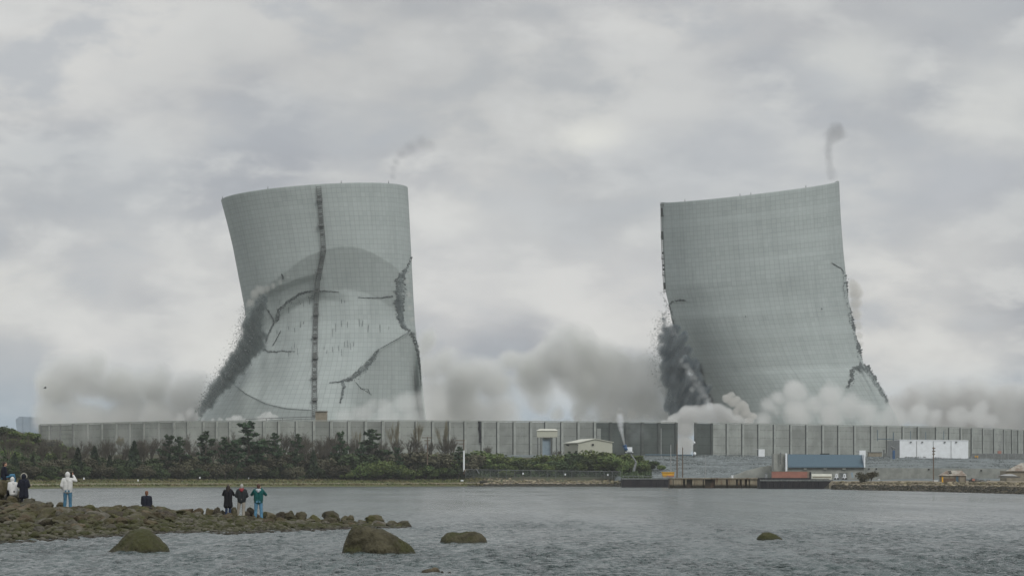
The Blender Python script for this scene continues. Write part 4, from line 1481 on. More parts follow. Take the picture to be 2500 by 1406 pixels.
for i in range(34):
    A(('bare', 150 + i * 29 + R.uniform(-12, 12), R.uniform(1050, 1090), R.choice((1140, 1156, 1166)), R.uniform(.8, 1.2)))
for px, top in ((8, 1036), (40, 1042), (75, 1052), (110, 1064), (150, 1078), (20, 1062), (60, 1070), (100, 1086), (135, 1098), (170, 1096), (30, 1088), (-15, 1040)):
    A(('brown' if R.random() < .35 else 'green' if R.random() < .5 else 'dark', px, top, top + 34, 1.3))

used = {}
count = {}
done = {}


def plant(kind, px, top, base, wf, d):
    lst = PROTO[kind]
    i = count.get(kind, 0)
    count[kind] = i + 1
    src = lst[i % len(lst)]
    if (kind, i % len(lst)) in used:
        o = copy_tree(src)
    else:
        o = src
        used[(kind, i % len(lst))] = 1
    zg = terrain_z(px, d)
    ztop = at(px, top, d).z
    h = max(1.2, ztop - zg)
    o.location = ((px - CX) / F * d, d, zg)
    s = h / PH[kind]
    if kind in ('pine', 'bare', 'poplar', 'yellow'):
        wf = wf * {'pine': 1.35, 'bare': 1.15}.get(kind, 0.85)
    wide = {'dark': 1.25, 'brown': 1.3, 'green': 1.3, 'rust': 1.2}.get(kind, 1.0)
    if kind in ('dark', 'brown', 'green', 'rust'):
        wide = max(wide * s, 1.1) / s
    o.scale = (s * wf * wide, s * wf * wide, s)
    o.rotation_euler = (0, 0, R.uniform(0, 6.28))
    done.setdefault(kind, []).append((px, o))
    return o


for kind, px, top, base, wf in TREES:
    s, w = shore_d(px), wall_d(px)
    # the depth at which the ground is met at the given base line (hidden bases: a depth band behind the beach)
    best, bd = 1e9, s + 40
    for q in np.linspace(0.12, 0.93, 60):
        d = s + q * (w - s)
        e = abs(HY - (terrain_z(px, d) - CZ) / d * F - base)
        if e < best:
            best, bd = e, d
    plant(kind, px, top, base, wf, bd + R.uniform(-2, 2))

LAND = [(0, 90, 'on the rise at left edge'), (90, 200, 'at the left end of the wall'), (200, 320, 'above the hooded person in white'), (320, 480, 'above the seated person'), (480, 600, 'below the left tower rubble'),
        (600, 700, 'above the trio of standing people'), (700, 830, 'below the tower ladder'), (830, 960, 'right below the left tower'), (960, 1060, 'near the slim budding trees'), (1060, 1180, 'by the crossarm pole'),
        (1180, 1310, 'behind the long mesh fence'), (1310, 1420, 'below the stilted beige cabin'), (1420, 1510, 'below the gabled building'), (1510, 1640, 'by the water cannon')]
for kind, lst in done.items():
    lst.sort(key=lambda t: t[0])
    nm, desc, cat = KIND[kind]
    per = {}
    for px, o in lst:
        w = next((i for i, l in enumerate(LAND) if l[0] <= px < l[1]), 0)
        per.setdefault(w, []).append(o)
    for w, os_ in per.items():
        for i, o in enumerate(os_):
            which = '' if len(os_) == 1 else ', %s from left' % ordn(i)
            tag(o, '%s %s%s' % (desc, LAND[w][2], which), cat, GROUPS[kind] if len(lst) > 1 else None)


# low undergrowth and shore grass: nobody could count it
def undergrowth():
    C = []
    for i in range(30000):
        px = NR.uniform(-60, 1590)
        s, w = shore_d(px), wall_d(px)
        q = NR.uniform(0.27 if px < 1130 else 0.3, 0.62) ** 1.0
        d = s + q * (w - s)
        z = terrain_z(px, d)
        C.append(((px - CX) / F * d, d, z + abs(NR.normal()) * 0.8))
    o = quads_mesh('undergrowth', np.array(C), 0.42, MT['dark_bush'], NR, 1.2)
    tag(o, kind='stuff')
    C = []
    for i in range(9000):
        px = NR.uniform(-60, 1180)
        s, w = shore_d(px), wall_d(px)
        d = s + (NR.uniform(0.02, 0.05) if NR.random() < 0.4 else NR.uniform(0.115, 0.25)) * (w - s)
        C.append(((px - CX) / F * d, d, terrain_z(px, d) + 0.15))
    o = quads_mesh('shore_grass', np.array(C), 0.3, MT['shore_grass'], NR, 1.8)
    tag(o, kind='stuff')


MT['shore_grass'] = M('shore_grass_blades', (0.095, 0.115, 0.04), (0.15, 0.13, 0.065), 0.08, 0.95, coord='World')
undergrowth()


# ------------------------------------------------------------------ the quay, barges, sheds and small structures on the right
def pb(m, x0, x1, y0, y1, Y, dep):
    a, b = at(x0, y1, Y), at(x1, y0, Y)
    return m.bb((a.x, Y, a.z), (b.x, Y + dep, b.z))


def put(root, name, m, mat, smooth=False, label=None, parent=None):
    o = m.build(name, MT[mat] if isinstance(mat, str) else mat, None, None, smooth)
    fix_normals(o)
    o.parent = parent or root
    o.matrix_parent_inverse = Matrix.Translation(-root.location)
    if label:
        o['label'] = label
    return o


def thing(name, px, py, Y, label, cat, group=None):
    return empty(name, at(px, py, Y), label, cat, group)


def gable(m, x0, x1, ye, yr, Y, dep, over=0.25, xr=None):
    """gable roof with its ridge running back from the camera; pixel eave and ridge heights"""
    xr = (x0 + x1) / 2 if xr is None else xr
    a, b, c = at(x0, ye, Y), at(x1, ye, Y), at(xr, yr, Y)
    t = 0.18
    for p, q, s in ((a, c, -1), (c, b, 1)):
        e = Vector((-over if s < 0 else 0, 0, 0))
        e2 = Vector((over if s > 0 else 0, 0, 0))
        m.prism([p + e + Vector((0, -over, 0)), q + e2 + Vector((0, -over, 0)), q + e2 + Vector((0, -over, t)), p + e + Vector((0, -over, t))], (0, dep + 2 * over, 0))


# stilted beige cabin
Y0 = 922
r = thing('stilted_cabin', 1336, 1110, Y0, 'beige metal cabin raised on steel legs above a pale blue sheet', 'cabin')
put(r, 'wall', pb(MB(), 1311, 1361, 1051, 1067, Y0, 7), 'beige_metal')
rf = MB()
a, b = at(1309, 1051, Y0), at(1363, 1051, Y0)
rf.prism([a + Vector((0, -0.3, 0)), b + Vector((0, -0.3, 0)), at(1356, 1046.5, Y0) + Vector((0, 2.5, 0)), at(1318, 1046.5, Y0) + Vector((0, 2.5, 0))], (0, 5, 0.15))
put(r, 'roof', rf, 'beige_roof')
for x in (1313, 1321, 1345, 1348, 1359):
    for dy in (0.2, 6.4):
        a = at(x, 1067, Y0)
        put(r, 'leg', MB().tube((a.x, Y0 + dy, 11), (a.x, Y0 + dy, a.z), 0.16, n=6), 'steel')
put(r, 'sheet', pb(MB(), 1324.5, 1344, 1069, 1110, Y0 + 1.2, 0.2), 'blue_panel')
put(r, 'conveyor', pb(MB(), 1328, 1342, 1068, 1071.5, Y0 + 0.5, 0.4), 'steel')
# gabled beige building
Y0 = 928
r = thing('gabled_shed', 1430, 1112, Y0, 'beige gabled metal building before the wall, rising from bushes', 'building')
za = at(0, 1112, Y0).z
w = MB()
P0, P1, PR = at(1411, 1081, Y0), at(1495, 1079.5, Y0), at(1453, 1071.5, Y0)
w.prism([(P0.x, Y0, 5.0), (P1.x, Y0, 5.0), P1, PR, P0], (-4.5, 15, 0))
put(r, 'wall', w, 'beige_metal')
rf = MB()
sh = Vector((-4.5, 15, 0))
for p, q in ((P0 + Vector((-0.4, 0, -0.1)), PR), (PR, P1 + Vector((0.4, 0, -0.1)))):
    f = [p + Vector((0.08, -0.4, 0.02)), q + Vector((0.08, -0.4, 0.02))]
    rf.add([f[0], f[1], f[1] + sh * 1.03, f[0] + sh * 1.03, f[0] + Vector((0, 0, .22)), f[1] + Vector((0, 0, .22)), f[1] + sh * 1.03 + Vector((0, 0, .22)), f[0] + sh * 1.03 + Vector((0, 0, .22))],
           [(3, 2, 1, 0), (4, 5, 6, 7), (0, 1, 5, 4), (1, 2, 6, 5), (2, 3, 7, 6), (3, 0, 4, 7)])
put(r, 'roof', rf, 'beige_roof')
put(r, 'vent', pb(MB(), 1445, 1450, 1083, 1087, Y0 - 0.35, 0.3), 'dark_void')
put(r, 'lamp', pb(MB(), 1409, 1412, 1085, 1087, Y0 - 0.8, 0.8), 'steel')
put(r, 'side_vent', MB().prism([at(1381, 1084, Y0 - .8), at(1391, 1085, Y0 - .8), at(1389, 1089, Y0 - .8), at(1383, 1087, Y0 - .8)], (0, 0.4, 0)), 'dark_void')
# small beige hut behind the wall and the pipe rail
r = thing('roof_hut', 783, 1024, 965, 'small beige hut standing above the wall beside the tower ladder', 'hut')
put(r, 'wall', pb(MB(), 770, 797, 1004, 1035, 965, 5), 'tan')
put(r, 'roof', pb(MB(), 769, 798, 1002.2, 1004, 964.5, 6), 'concrete')
r = thing('pipe_rail', 690, 1030, 975, 'thin steel pipe rail on posts behind the wall, left of the hut', 'railing')
m = MB()
pts = [(600, 1023), (650, 1021), (690, 1019.5), (735, 1018), (767, 1017)]
for (x0, y0), (x1, y1) in zip(pts[:-1], pts[1:]):
    m.tube(at(x0, y0, 975), at(x1, y1, 975), 0.14, n=5).tube(at(x0, y0 + 5, 975), at(x1, y1 + 5, 975), 0.1, n=5)
put(r, 'rail', m, 'steel')
for x, y in pts:
    put(r, 'post', MB().tube(at(x, y, 975.2), at(x, 1034, 975.2), 0.12, n=5), 'steel')
# water cannon and its spray
r = thing('water_cannon', 1534, 1104, 885, 'blue and white dust cannon raised over the bushes, spraying water', 'water cannon')
a, b = at(1530, 1099, 885), at(1525.5, 1089, 885)
put(r, 'barrel', MB().tube(a, b, 0.75, 0.6, 14).tube(b, b + (b - a).normalized() * 0.5, 0.72, 0.72, 14), 'blue_paint', True)
put(r, 'housing', pb(MB(), 1531, 1543.5, 1091, 1102, 884.5, 1.8), 'white_paint')
put(r, 'bracket', pb(MB(), 1527, 1546, 1102, 1104, 884.8, 1.2), 'white_paint')
put(r, 'boom', MB().tube(at(1537, 1104, 885.5), at(1553, 1128, 886), 0.22, 0.3, 8).tube(at(1553, 1128, 886), at(1547, 1150, 886), 0.35, 0.45, 8), 'steel_grey')
smoke('water_spray', 'white water spray rising from the dust cannon across the dark wall bays', 895,
      chain([(1525, 1087, 2.2), (1524, 1082, 2.6), (1522.5, 1076, 3.2), (1521, 1069, 3.8), (1519.5, 1062, 4.6), (1518, 1054, 5.6), (1516.5, 1046, 7), (1515, 1037, 8.5), (1514, 1027, 10), (1513, 1017, 10)]),
      (0.93, 0.95, 0.97), 0.8, soft=0.8, sm=.6, rs=1.15, nscale=0.35, namp=0.2, warp=0.06, cat='spray', step=0.5)
smoke('water_mist', 'drifting water mist right of the spray', 900,
      [(1530, 1035, 18), (1545, 1042, 22), (1560, 1050, 24), (1548, 1066, 20), (1535, 1055, 14), (1575, 1060, 18)], (0.85, 0.89, 0.92), 0.03, soft=0.9, nscale=0.12, namp=0.4, warp=2, cat='mist')


# poles
def pole(name, label, px, y0, y1, Y, rad, mat, cat='pole', arms=(), group=None):
    r = thing(name, px, y1, Y, label, cat, group)
    a, b = at(px, y1, Y), at(px, y0, Y)
    put(r, 'shaft', MB().tube(a - Vector((0, 0, 0.6)), b, rad, rad * 0.7, 8), mat)
    for i, (x0, x1, y) in enumerate(arms):
        put(r, 'crossarm', MB().box(((at(x0, y, Y).x + at(x1, y, Y).x) / 2, Y - 0.25, at(px, y, Y).z), (at(x1, y, Y).x - at(x0, y, Y).x, 0.22, 0.26)), mat)
    return r


p = pole('utility_pole', 'utility pole with a crossarm, its lower half painted white, beside the mesh fence', 1132.5, 1073, 1152, 850, 0.22, 'wood_pole', 'utility pole', [(1113, 1135, 1075), (1120, 1134, 1083)])
put(p, 'white_sleeve', MB().tube(at(1132.5, 1150, 849.9), at(1132.5, 1099, 849.9), 0.3, 0.27, 10), 'white_paint')
put(p, 'lamp', MB().ell(at(1134.5, 1148, 849), (0.35, 0.35, 0.35)), 'tan')
p = pole('utility_pole', 'grey utility pole with a transformer, behind shrubs near the slim trees', 1043.5, 1066, 1130, 870, 0.2, 'wood_pole', 'utility pole', [(1030, 1055, 1068), (1036, 1050, 1075)])
put(p, 'transformer', MB().tube(at(1039, 1095, 869.5), at(1039, 1086, 869.5), 0.45, 0.45, 10), 'steel_grey')
pole('mooring_pole', 'tall pale pole above the yellow box on the quay', 1637.5, 1085, 1165, 838, 0.2, 'grey_paint')
pole('mooring_pole', 'tall brown timber pole at the gap, left one of the pair', 1653, 1083, 1166, 836, 0.24, 'wood_pole')
pole('mooring_pole', 'tall brown timber pole at the gap, right one of the pair', 1666.5, 1092, 1166, 836, 0.2, 'wood_pole')
pole('mooring_pole', 'thin grey pole before the riprap slope, left of the ramp', 1722, 1113, 1166, 830, 0.12, 'grey_paint')
p = pole('utility_pole', 'tall brown utility pole before the long white building', 2279, 1090, 1176, 640, 0.15, 'wood_pole', 'utility pole', [(2276, 2283, 1094), (2275.5, 2283, 1101), (2276, 2282, 1108)])
pole('gate_post', 'dark post with a white lamp at the right edge of the gap', 1693.5, 1084, 1112, 930, 0.3, 'steel', 'post')
tag(MB().ell(at(1695, 1080, 929.5), (0.4, 0.4, 0.45), 8, 6).build('lamp', MT['white_paint'], None, None, True), 'white lamp head atop the dark post at the gap', 'lamp')
tag(MB().ell(at(1696, 1107, 929), (0.55, 0.5, 0.6), 8, 6).build('white_drum', MT['white_paint'], None, None, True), 'white drum standing at the foot of the dark post', 'drum')
pole('flood_lamp', 'slender floodlight pole before the dark bays left of the gap', 1614, 1045, 1112, 940, 0.16, 'grey_paint', 'lamp post')
# guard rail along the crest of the slope
r = thing('guard_rail', 1620, 1112, 925, 'low blue-grey guard rail along the crest before the dark bays', 'railing')
put(r, 'rail', MB().tube(at(1575, 1109.5, 925), at(1690, 1110.5, 925), 0.25, n=6), 'blue_metal')
for x in range(1578, 1690, 14):
    put(r, 'post', MB().tube(at(x, 1109.7, 925.2), at(x, 1114, 925.2), 0.1, n=5), 'steel')
# white cabinet with an arm
r = thing('white_cabinet', 1859, 1114, 915, 'white cabinet with a thin arm on the crest left of the blue roof', 'cabinet')
put(r, 'body', pb(MB(), 1852.5, 1867, 1096, 1114, 915, 2), 'white_paint')
put(r, 'arm', MB().tube(at(1839, 1096.5, 915.5), at(1853, 1096.5, 915.5), 0.12, n=6), 'grey_paint')
r = thing('white_cabinet', 2103, 1112, 880, 'white boxy cabinet at the right end of the blue roof', 'cabinet')
put(r, 'body', pb(MB(), 2098, 2113.5, 1099, 1113, 880, 2), 'white_paint')
put(r, 'arm', pb(MB(), 2091, 2098, 1099, 1104, 880.3, 1), 'grey_paint')
# concrete stair block and ramp
r = thing('concrete_block', 1905, 1142, 770, 'tall pale concrete block left of the blue roof, with a dark post', 'concrete block')
put(r, 'body', pb(MB(), 1889, 1921.5, 1107, 1170, 772, 6), 'concrete')
put(r, 'post', pb(MB(), 1904.5, 1907, 1104, 1133, 770.9, 0.4), 'steel')
put(r, 'corner_post', pb(MB(), 1917.5, 1922, 1106, 1168, 770.8, 0.5), 'white_paint')
r = thing('ramp_wall', 1850, 1166, 780, 'sloping pale concrete ramp wall beside the riprap', 'wall')
put(r, 'wall', MB().prism([at(1775, 1167, 782), at(1890, 1167, 782), at(1890, 1134, 782), at(1860, 1139, 782), at(1820, 1149, 782)], (0, 1.5, 0)), 'concrete')
# blue-roofed building
Y0 = 765
r = thing('blue_roofed_building', 2015, 1168, Y0, 'long low concrete building with a slate-blue metal roof', 'building')
put(r, 'wall', pb(MB(), 1921, 2113, 1140.5, 1180, Y0 + 0.6, 9), 'concrete')
a, b, c, d = at(1923.5, 1138.5, Y0 - 0.3), at(2109, 1138.5, Y0 - 0.3), at(2109, 1110, Y0 + 5), at(1923.5, 1108.2, Y0 + 5)
put(r, 'roof', MB().add([a, b, c, d, a + Vector((0, 0, -.3)), b + Vector((0, 0, -.3)), c + Vector((0, 3, -.3)), d + Vector((0, 3, -.3))], [(0, 1, 2, 3), (7, 6, 5, 4), (0, 4, 5, 1), (1, 5, 6, 2), (2, 6, 7, 3), (3, 7, 4, 0)]), 'blue_metal')
put(r, 'eaves_beam', pb(MB(), 1922, 2112, 1138.6, 1141.8, Y0 - 0.25, 0.8), 'concrete')
put(r, 'gable_end', pb(MB(), 2109.5, 2112.5, 1110, 1141, Y0 - 0.4, 8), 'white_paint')
put(r, 'painted_eaves_shade', pb(MB(), 1926, 2108, 1142.0, 1143.8, Y0 + 0.3, 0.25), 'dark_void')  # dark strip in front of the wall, painted shade of the eaves beam
for x in (1966, 2015, 2061):
    put(r, 'bracket', pb(MB(), x - 4, x + 4, 1141.9, 1146, Y0 + 0.0, 0.55), 'concrete')
put(r, 'garage_door', pb(MB(), 2049, 2068.5, 1153, 1170, Y0 + 0.45, 0.12), 'steel')
put(r, 'roof_vent', pb(MB(), 2004, 2025, 1106.3, 1108.6, Y0 + 5.2, 1.5), 'dark_void')
put(r, 'corner_post', pb(MB(), 1918, 1922, 1108, 1168, Y0 - 0.5, 0.6), 'white_paint', label='white corner post')
for i, (x, y) in enumerate(((2042.5, 1158), (2062, 1158))):
    r = thing('work_cart', x, 1168, Y0 - 6, ['white pipe-framed cart at the dark garage door, left one', 'white pipe-framed cart at the dark garage door, right one'][i], 'cart', 'white carts at the garage door')
    put(r, 'hoop', MB().tube(at(x - 2, 1166, Y0 - 6), at(x - 2, 1157, Y0 - 6), .14, n=6).tube(at(x - 2, 1157, Y0 - 6), at(x + 2, 1157, Y0 - 6), .14, n=6).tube(at(x + 2, 1157, Y0 - 6), at(x + 2, 1166, Y0 - 6), .14, n=6), 'white_paint')
    put(r, 'bed', pb(MB(), x - 5, x + 5, 1164.5, 1167, Y0 - 6.5, 1.4), 'white_paint')
    for s in (-3.5, 3.5):
        c = at(x + s, 1168, Y0 - 6.6)
        put(r, 'wheel', MB().tube(c, c + Vector((0, .2, 0)), 0.3, n=12), 'hull')
r = thing('sheet_board', 2081, 1168, Y0 - 3, 'tilted pale board leaning against the blue-roofed building wall', 'board')
put(r, 'board', MB().prism([at(2077, 1153, Y0 - 3), at(2082, 1152, Y0 - 3), at(2084, 1166, Y0 - 3), at(2080, 1166, Y0 - 3)], (0, 0.3, 0)), 'blue_panel')
# long retaining wall
r = thing('retaining_wall', 2290, 1175, 760, 'long pale concrete retaining wall right of the blue-roofed building', 'wall')
put(r, 'wall', MB().prism([at(2113, 1179, 762), at(2458, 1181, 742), at(2458, 1143.5, 742), at(2113, 1141.5, 762)], (0, 1.5, 0)), 'concrete')
for x, y in ((2139, 1144), (2121, 1144), (2267, 1145.5), (2395, 1148)):
    c = at(x, y, lerp(762, 742, (x - 2113) / 345))
    put(r, 'weep_pipe', MB().tube(c + Vector((0, -0.5, 0)), c, 0.22, n=8), 'dark_void')
# long white building
Y0 = 985
r = thing('white_building', 2270, 1120, Y0, 'long white flat-topped building before the wall on the right', 'building')
put(r, 'wall', MB().prism([at(2196.5, 1120, Y0), at(2364, 1122, Y0), at(2364, 1076, Y0), at(2196.5, 1074, Y0)], (0, 14, 0)), 'white_paint')
put(r, 'side_wall', MB().prism([at(2172, 1119, Y0 + 6), at(2196.3, 1119.5, Y0 + 0.3), at(2196.3, 1074.3, Y0 + 0.3), at(2172, 1075, Y0 + 6)], (0, 6, 0)), 'grey_paint')
put(r, 'parapet', MB().prism([at(2196, 1074, Y0 - 0.15), at(2364.5, 1076, Y0 - 0.15), at(2364.5, 1074.3, Y0 - 0.15), at(2196, 1072.3, Y0 - 0.15)], (0, 14.4, 0)), 'white_paint')
for x in (2238, 2278.5, 2322):
    put(r, 'seam', pb(MB(), x - 0.5, x + 0.5, 1076.5, 1120.5, Y0 - 0.1, 0.08), 'steel')
for x in (2224, 2252, 2307, 2335):
    put(r, 'lamp', pb(MB(), x - 2, x + 2, 1077.5, 1080, Y0 - 0.5, 0.48), 'steel')
for x, w, h in ((2181, 1.2, 19), (2223, .7, 22), (2260, .7, 20), (2304, .7, 22), (2142, .9, 25)):
    put(r, 'vent_pipe', MB().tube(at(x, 1076, Y0 + 9), at(x, 1074 - h, Y0 + 9), 0.14 * w, n=6), 'blue_metal')
put(r, 'roof_duct', pb(MB(), 2143, 2180, 1070.5, 1072, Y0 + 9, .4), 'blue_metal', label='thin blue pipe run')
r = thing('dust_monitor', 2184, 1120, 955, 'dark machine on a blue column left of the white building', 'machine')
put(r, 'column', pb(MB(), 2179.5, 2185, 1099, 1120, 955, 1), 'blue_paint')
put(r, 'head', MB().tube(at(2180, 1098, 955.5), at(2183, 1093, 955.5), .35, n=8).tube(at(2175, 1090, 955.5), at(2186, 1096, 955.5), .4, .25, 8).tube(at(2177, 1096, 955.5), at(2185, 1091, 955.5), .2, n=8), 'steel')
r = thing('valve_stand', 2159, 1120, 955, 'dark valve stand with a round top beside the brown crate', 'machine')
put(r, 'stem', MB().tube(at(2158, 1119, 955), at(2158, 1101, 955), .25, n=8), 'steel')
put(r, 'cap', MB().tube(at(2158, 1101, 955), at(2158, 1098, 955), .45, .45, 10), 'steel')
put(r, 'box', pb(MB(), 2160, 2166, 1106, 1115, 955.2, 1), 'steel')
r = thing('storage_crate', 2136, 1113, 950, 'low brown-grey crate on the crest between white cabinet and white building', 'crate')
put(r, 'body', pb(MB(), 2121, 2153, 1104, 1114, 950, 3), 'tan')
put(r, 'lid', pb(MB(), 2120, 2154, 1102.8, 1104, 949.7, 3.6), 'steel')
# dark fence at the right end, with a yellow barrier, and a small fire behind the wall corner
r = thing('screen_fence', 2440, 1119, 1000, 'dark mesh screen fence along the crest at the right end', 'fence')
put(r, 'screen', MB().prism([at(2371, 1120, 1000), at(2520, 1121, 1005), at(2520, 1107.5, 1005), at(2371, 1106.5, 1000)], (0, .15, 0)), 'steel')
for x in range(2372, 2520, 18):
    put(r, 'post', MB().tube(at(x, 1122, 999.6), at(x, 1106, 999.6), 0.12, n=5), 'steel_grey')
r = thing('yellow_barrier', 2384, 1124, 990, 'yellow two-post barrier before the dark screen fence', 'barrier')
for x in (2381.5, 2387):
    put(r, 'post', pb(MB(), x - 1.1, x + 1.1, 1112, 1124, 990, .4), 'yellow')
put(r, 'rail', pb(MB(), 2380.4, 2388, 1113, 1115, 989.8, .2), 'yellow')
tag(pb(MB(), 2437, 2445, 1100, 1107, 1040, 1.5).build('fire_glow_block', MT['orange']), 'orange block standing for fire glow below the dark smoke at the right end of the wall', 'drum')  # plain orange block, its colour stands for the glow of a small fire
smoke('dark_smoke', 'dark smoke rising before the right end of the wall', 1035, [(2441, 1098, 9), (2442, 1088, 10), (2444, 1077, 10), (2447, 1066, 9), (2450, 1056, 8)], (0.3, 0.3, 0.3), 0.25, soft=0.7, nscale=0.12, namp=0.3, warp=1.5)


# ------------------------------------------------------------------ barges, pier, container
def barge(label, x0, x1, ydeck, ywl, Y, dep, rake):
    r = thing('barge', (x0 + x1) / 2, ywl, Y, label, 'barge')
    a, b, c, d = at(x0, ydeck, Y), at(x1, ydeck, Y), at(x1, ywl, Y), at(x0, ywl, Y)
    c.z = d.z = -0.7
    if rake:
        c.x -= rake
    put(r, 'hull', MB().prism([d, c, b, a], (0, dep, 0)), 'hull')
    put(r, 'gunwale', MB().prism([a + Vector((-.1, -.15, -.35)), b + Vector((.1, -.15, -.35)), b + Vector((.1, -.15, .05)), a + Vector((-.1, -.15, .05))], (0, 0.14, 0)), 'steel')
    m = MB()
    n = int((b.x - a.x) / 1.1)
    for i in range(n):
        x = a.x + 0.6 + (b.x - a.x - 1.0 - (rake or 0)) * i / max(1, n - 1)
        m.tube((x, Y - 0.04, 0.1), (x, Y - 0.04, a.z - 0.4), 0.09, n=5)
    put(r, 'fender_ribs', m, 'hull')
    return r


b1 = barge('black barge hull left of the pier, low rail along its deck', 1519, 1636, 1167, 1188.5, 768, 9, 0)
m = MB()
for x in range(1522, 1634, 12):
    m.tube(at(x, 1167.5, 769), at(x, 1161, 769), .06, n=5)
m.tube(at(1520, 1161.5, 769), at(1634, 1161.5, 769), .06, n=5)
put(b1, 'railing', m, 'steel_grey')
barge('black barge hull right of the pier with a raked bow', 1856, 2033, 1170.5, 1192.5, 655, 8, 3.0)
put(bpy.data.objects['barge.001'], 'raised_deck', pb(MB(), 1856.5, 1980, 1166, 1171, 655.1, 7), 'hull')


def pier_mat():
    k = NT('stained_pier_concrete')
    co = k.coord('World')
    n = k.noise(co, 0.5, 6, 0.65)
    st = k.noise(k.mapping(co, (1.2, 1.2, 0.15)), 1.0, 5, 0.6)
    sp = k.n('ShaderNodeSeparateXYZ')
    k.set(sp.inputs[0], co)
    col = k.mix(k.ramp(n, 0.38, 0.62), (0.27, 0.24, 0.175), (0.19, 0.165, 0.115))
    col = k.mix(k.ramp(st, 0.48, 0.64, 0, 0.8), col, (0.11, 0.06, 0.035))
    wet = k.ramp(k.math('ADD', sp.outputs[2], k.math('MULTIPLY', n, 1.2)), 1.9, 1.1)
    col = k.mix(wet, col, (0.022, 0.02, 0.014))
    return k.principled(col, 0.9, n, 0.1, 0, 0.2)


MT['pier'] = pier_mat()
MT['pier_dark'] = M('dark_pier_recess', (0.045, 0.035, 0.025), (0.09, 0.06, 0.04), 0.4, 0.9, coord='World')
r = thing('pier', 1745, 1192, 735, 'rust-stained concrete pier of pale blocks and dark recesses between two black barges', 'pier')
YP = 705
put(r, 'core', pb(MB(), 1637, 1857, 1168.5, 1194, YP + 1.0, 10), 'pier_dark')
put(r, 'deck', pb(MB(), 1635.5, 1857, 1166.3, 1168.8, YP - 0.2, 12), 'pier')
for x0, x1 in ((1635.5, 1643), (1644.5, 1667.5), (1673, 1676), (1690, 1696), (1697, 1715.5), (1718.5, 1721), (1746, 1750), (1751, 1772.5), (1777, 1797), (1801.5, 1806), (1811, 1818), (1824, 1828), (1831, 1850)):
    put(r, 'block', pb(MB(), x0, x1, 1168.8, 1192 + R.uniform(0, 1), YP + R.uniform(0, 0.25), 1.6), 'pier')
# yellow box, container, cabin, bollard
r = thing('yellow_skip', 1631, 1163, 770, 'yellow metal skip on the quay above the left barge', 'skip')
put(r, 'body', MB().prism([at(1619, 1164, 770), at(1645, 1164, 770), at(1646.5, 1152.5, 770), at(1616.5, 1152.5, 770)], (0, 3, 0)), 'yellow')
put(r, 'rim', pb(MB(), 1616, 1647, 1151.6, 1153.2, 769.8, 3.4), 'yellow')
put(r, 'tow_bar', pb(MB(), 1628, 1646, 1160, 1163, 769.5, .25), 'orange')
r = thing('shipping_container', 1932, 1167, 715, 'faded orange shipping container behind the right black barge', 'container')
put(r, 'body', pb(MB(), 1885.5, 1976, 1150.5, 1166.5, 715, 2.6), 'orange')
m = MB()
for i in range(44):
    x = 1887 + i * 2.02
    pb(m, x, x + 1.0, 1151.8, 1165.8, 714.93, .08)
put(r, 'corrugation', m, 'orange')
put(r, 'roof', pb(MB(), 1885, 1977, 1149.7, 1150.6, 714.9, 2.8), 'tan')
put(r, 'door', pb(MB(), 1976.2, 1980.5, 1151.5, 1167.5, 714.8, 2.8), 'black_cloth')
put(r, 'door_frame', pb(MB(), 1971.5, 1976, 1150.6, 1166.5, 714.85, .14), 'rust_tin')
r = thing('barge_cabin', 2006, 1172, 700, 'long pale rounded cabin at the raked end of the right barge', 'cabin')
m = MB()
prof = [(0, 0), (0, 1.15), (.25, 1.5), (.9, 1.65), (1.6, 1.5), (1.9, 1.15), (1.9, 0)]
a, b = at(1982, 1171.5, 700), at(2031, 1171.5, 700)
m.prism([(a.x, 700 + y, a.z + z) for y, z in prof], (b.x - a.x, 0, 0))
put(r, 'shell', m, 'beige_roof')
put(r, 'window_band', pb(MB(), 1984, 2029, 1163, 1165.5, 699.93, .06), 'tan')
put(r, 'rub_rail', pb(MB(), 1981, 2032, 1170.2, 1172.2, 699.8, .15), 'steel')
r = thing('bollard', 1788, 1166, 722, 'small white bollard box on the pier before the ramp', 'bollard')
put(r, 'body', pb(MB(), 1786, 1790.5, 1159.5, 1166.4, 722, .6), 'white_paint')
put(r, 'cap', pb(MB(), 1785.4, 1791, 1158.9, 1159.6, 721.9, .75), 'white_paint')
r = thing('bollard', 1870, 1166, 722, 'dark grey bollard cabinet left of the orange container', 'bollard')
put(r, 'body', pb(MB(), 1868, 1873.5, 1155, 1166.4, 722, .7), 'steel_grey')
put(r, 'cap', pb(MB(), 1867.6, 1874, 1154.2, 1155, 721.9, .85), 'steel')

# tin-roofed shed
Y0 = 560
r = thing('tin_shed', 2332, 1178, Y0, 'small weathered timber shed with a torn tin roof and blue door', 'shed')
zb = terrain_z(2332, Y0) - 0.3
a, b = at(2300, 1160, Y0), at(2358, 1160, Y0)
put(r, 'wall', MB().bb((a.x, Y0, zb), (b.x, Y0 + 3.6, a.z)), 'tan')
e0, e1, r0, r1 = at(2297, 1160.5, Y0 - .3), at(2361, 1160.8, Y0 - .3), at(2311, 1148, Y0 + 1.6), at(2348, 1148, Y0 + 1.6)
put(r, 'roof', MB().add([e0, e1, r1, r0, e0 + Vector((0, 4.2, 0)), e1 + Vector((0, 4.2, 0))], [(0, 1, 2, 3), (3, 2, 5, 4), (1, 5, 2), (0, 3, 4), (1, 0, 4, 5)]), 'rust_tin')
put(r, 'roof_hole', MB().add([at(2313, 1149.5, Y0 + .55), at(2322, 1149, Y0 + .55), at(2321, 1152, Y0 + .25), at(2315, 1152, Y0 + .25)], [(0, 1, 2, 3)]).prism([at(2316, 1153, Y0), at(2323, 1152, Y0), at(2324, 1155, Y0), at(2318, 1156, Y0)], (0, .05, 0)), 'dark_void')
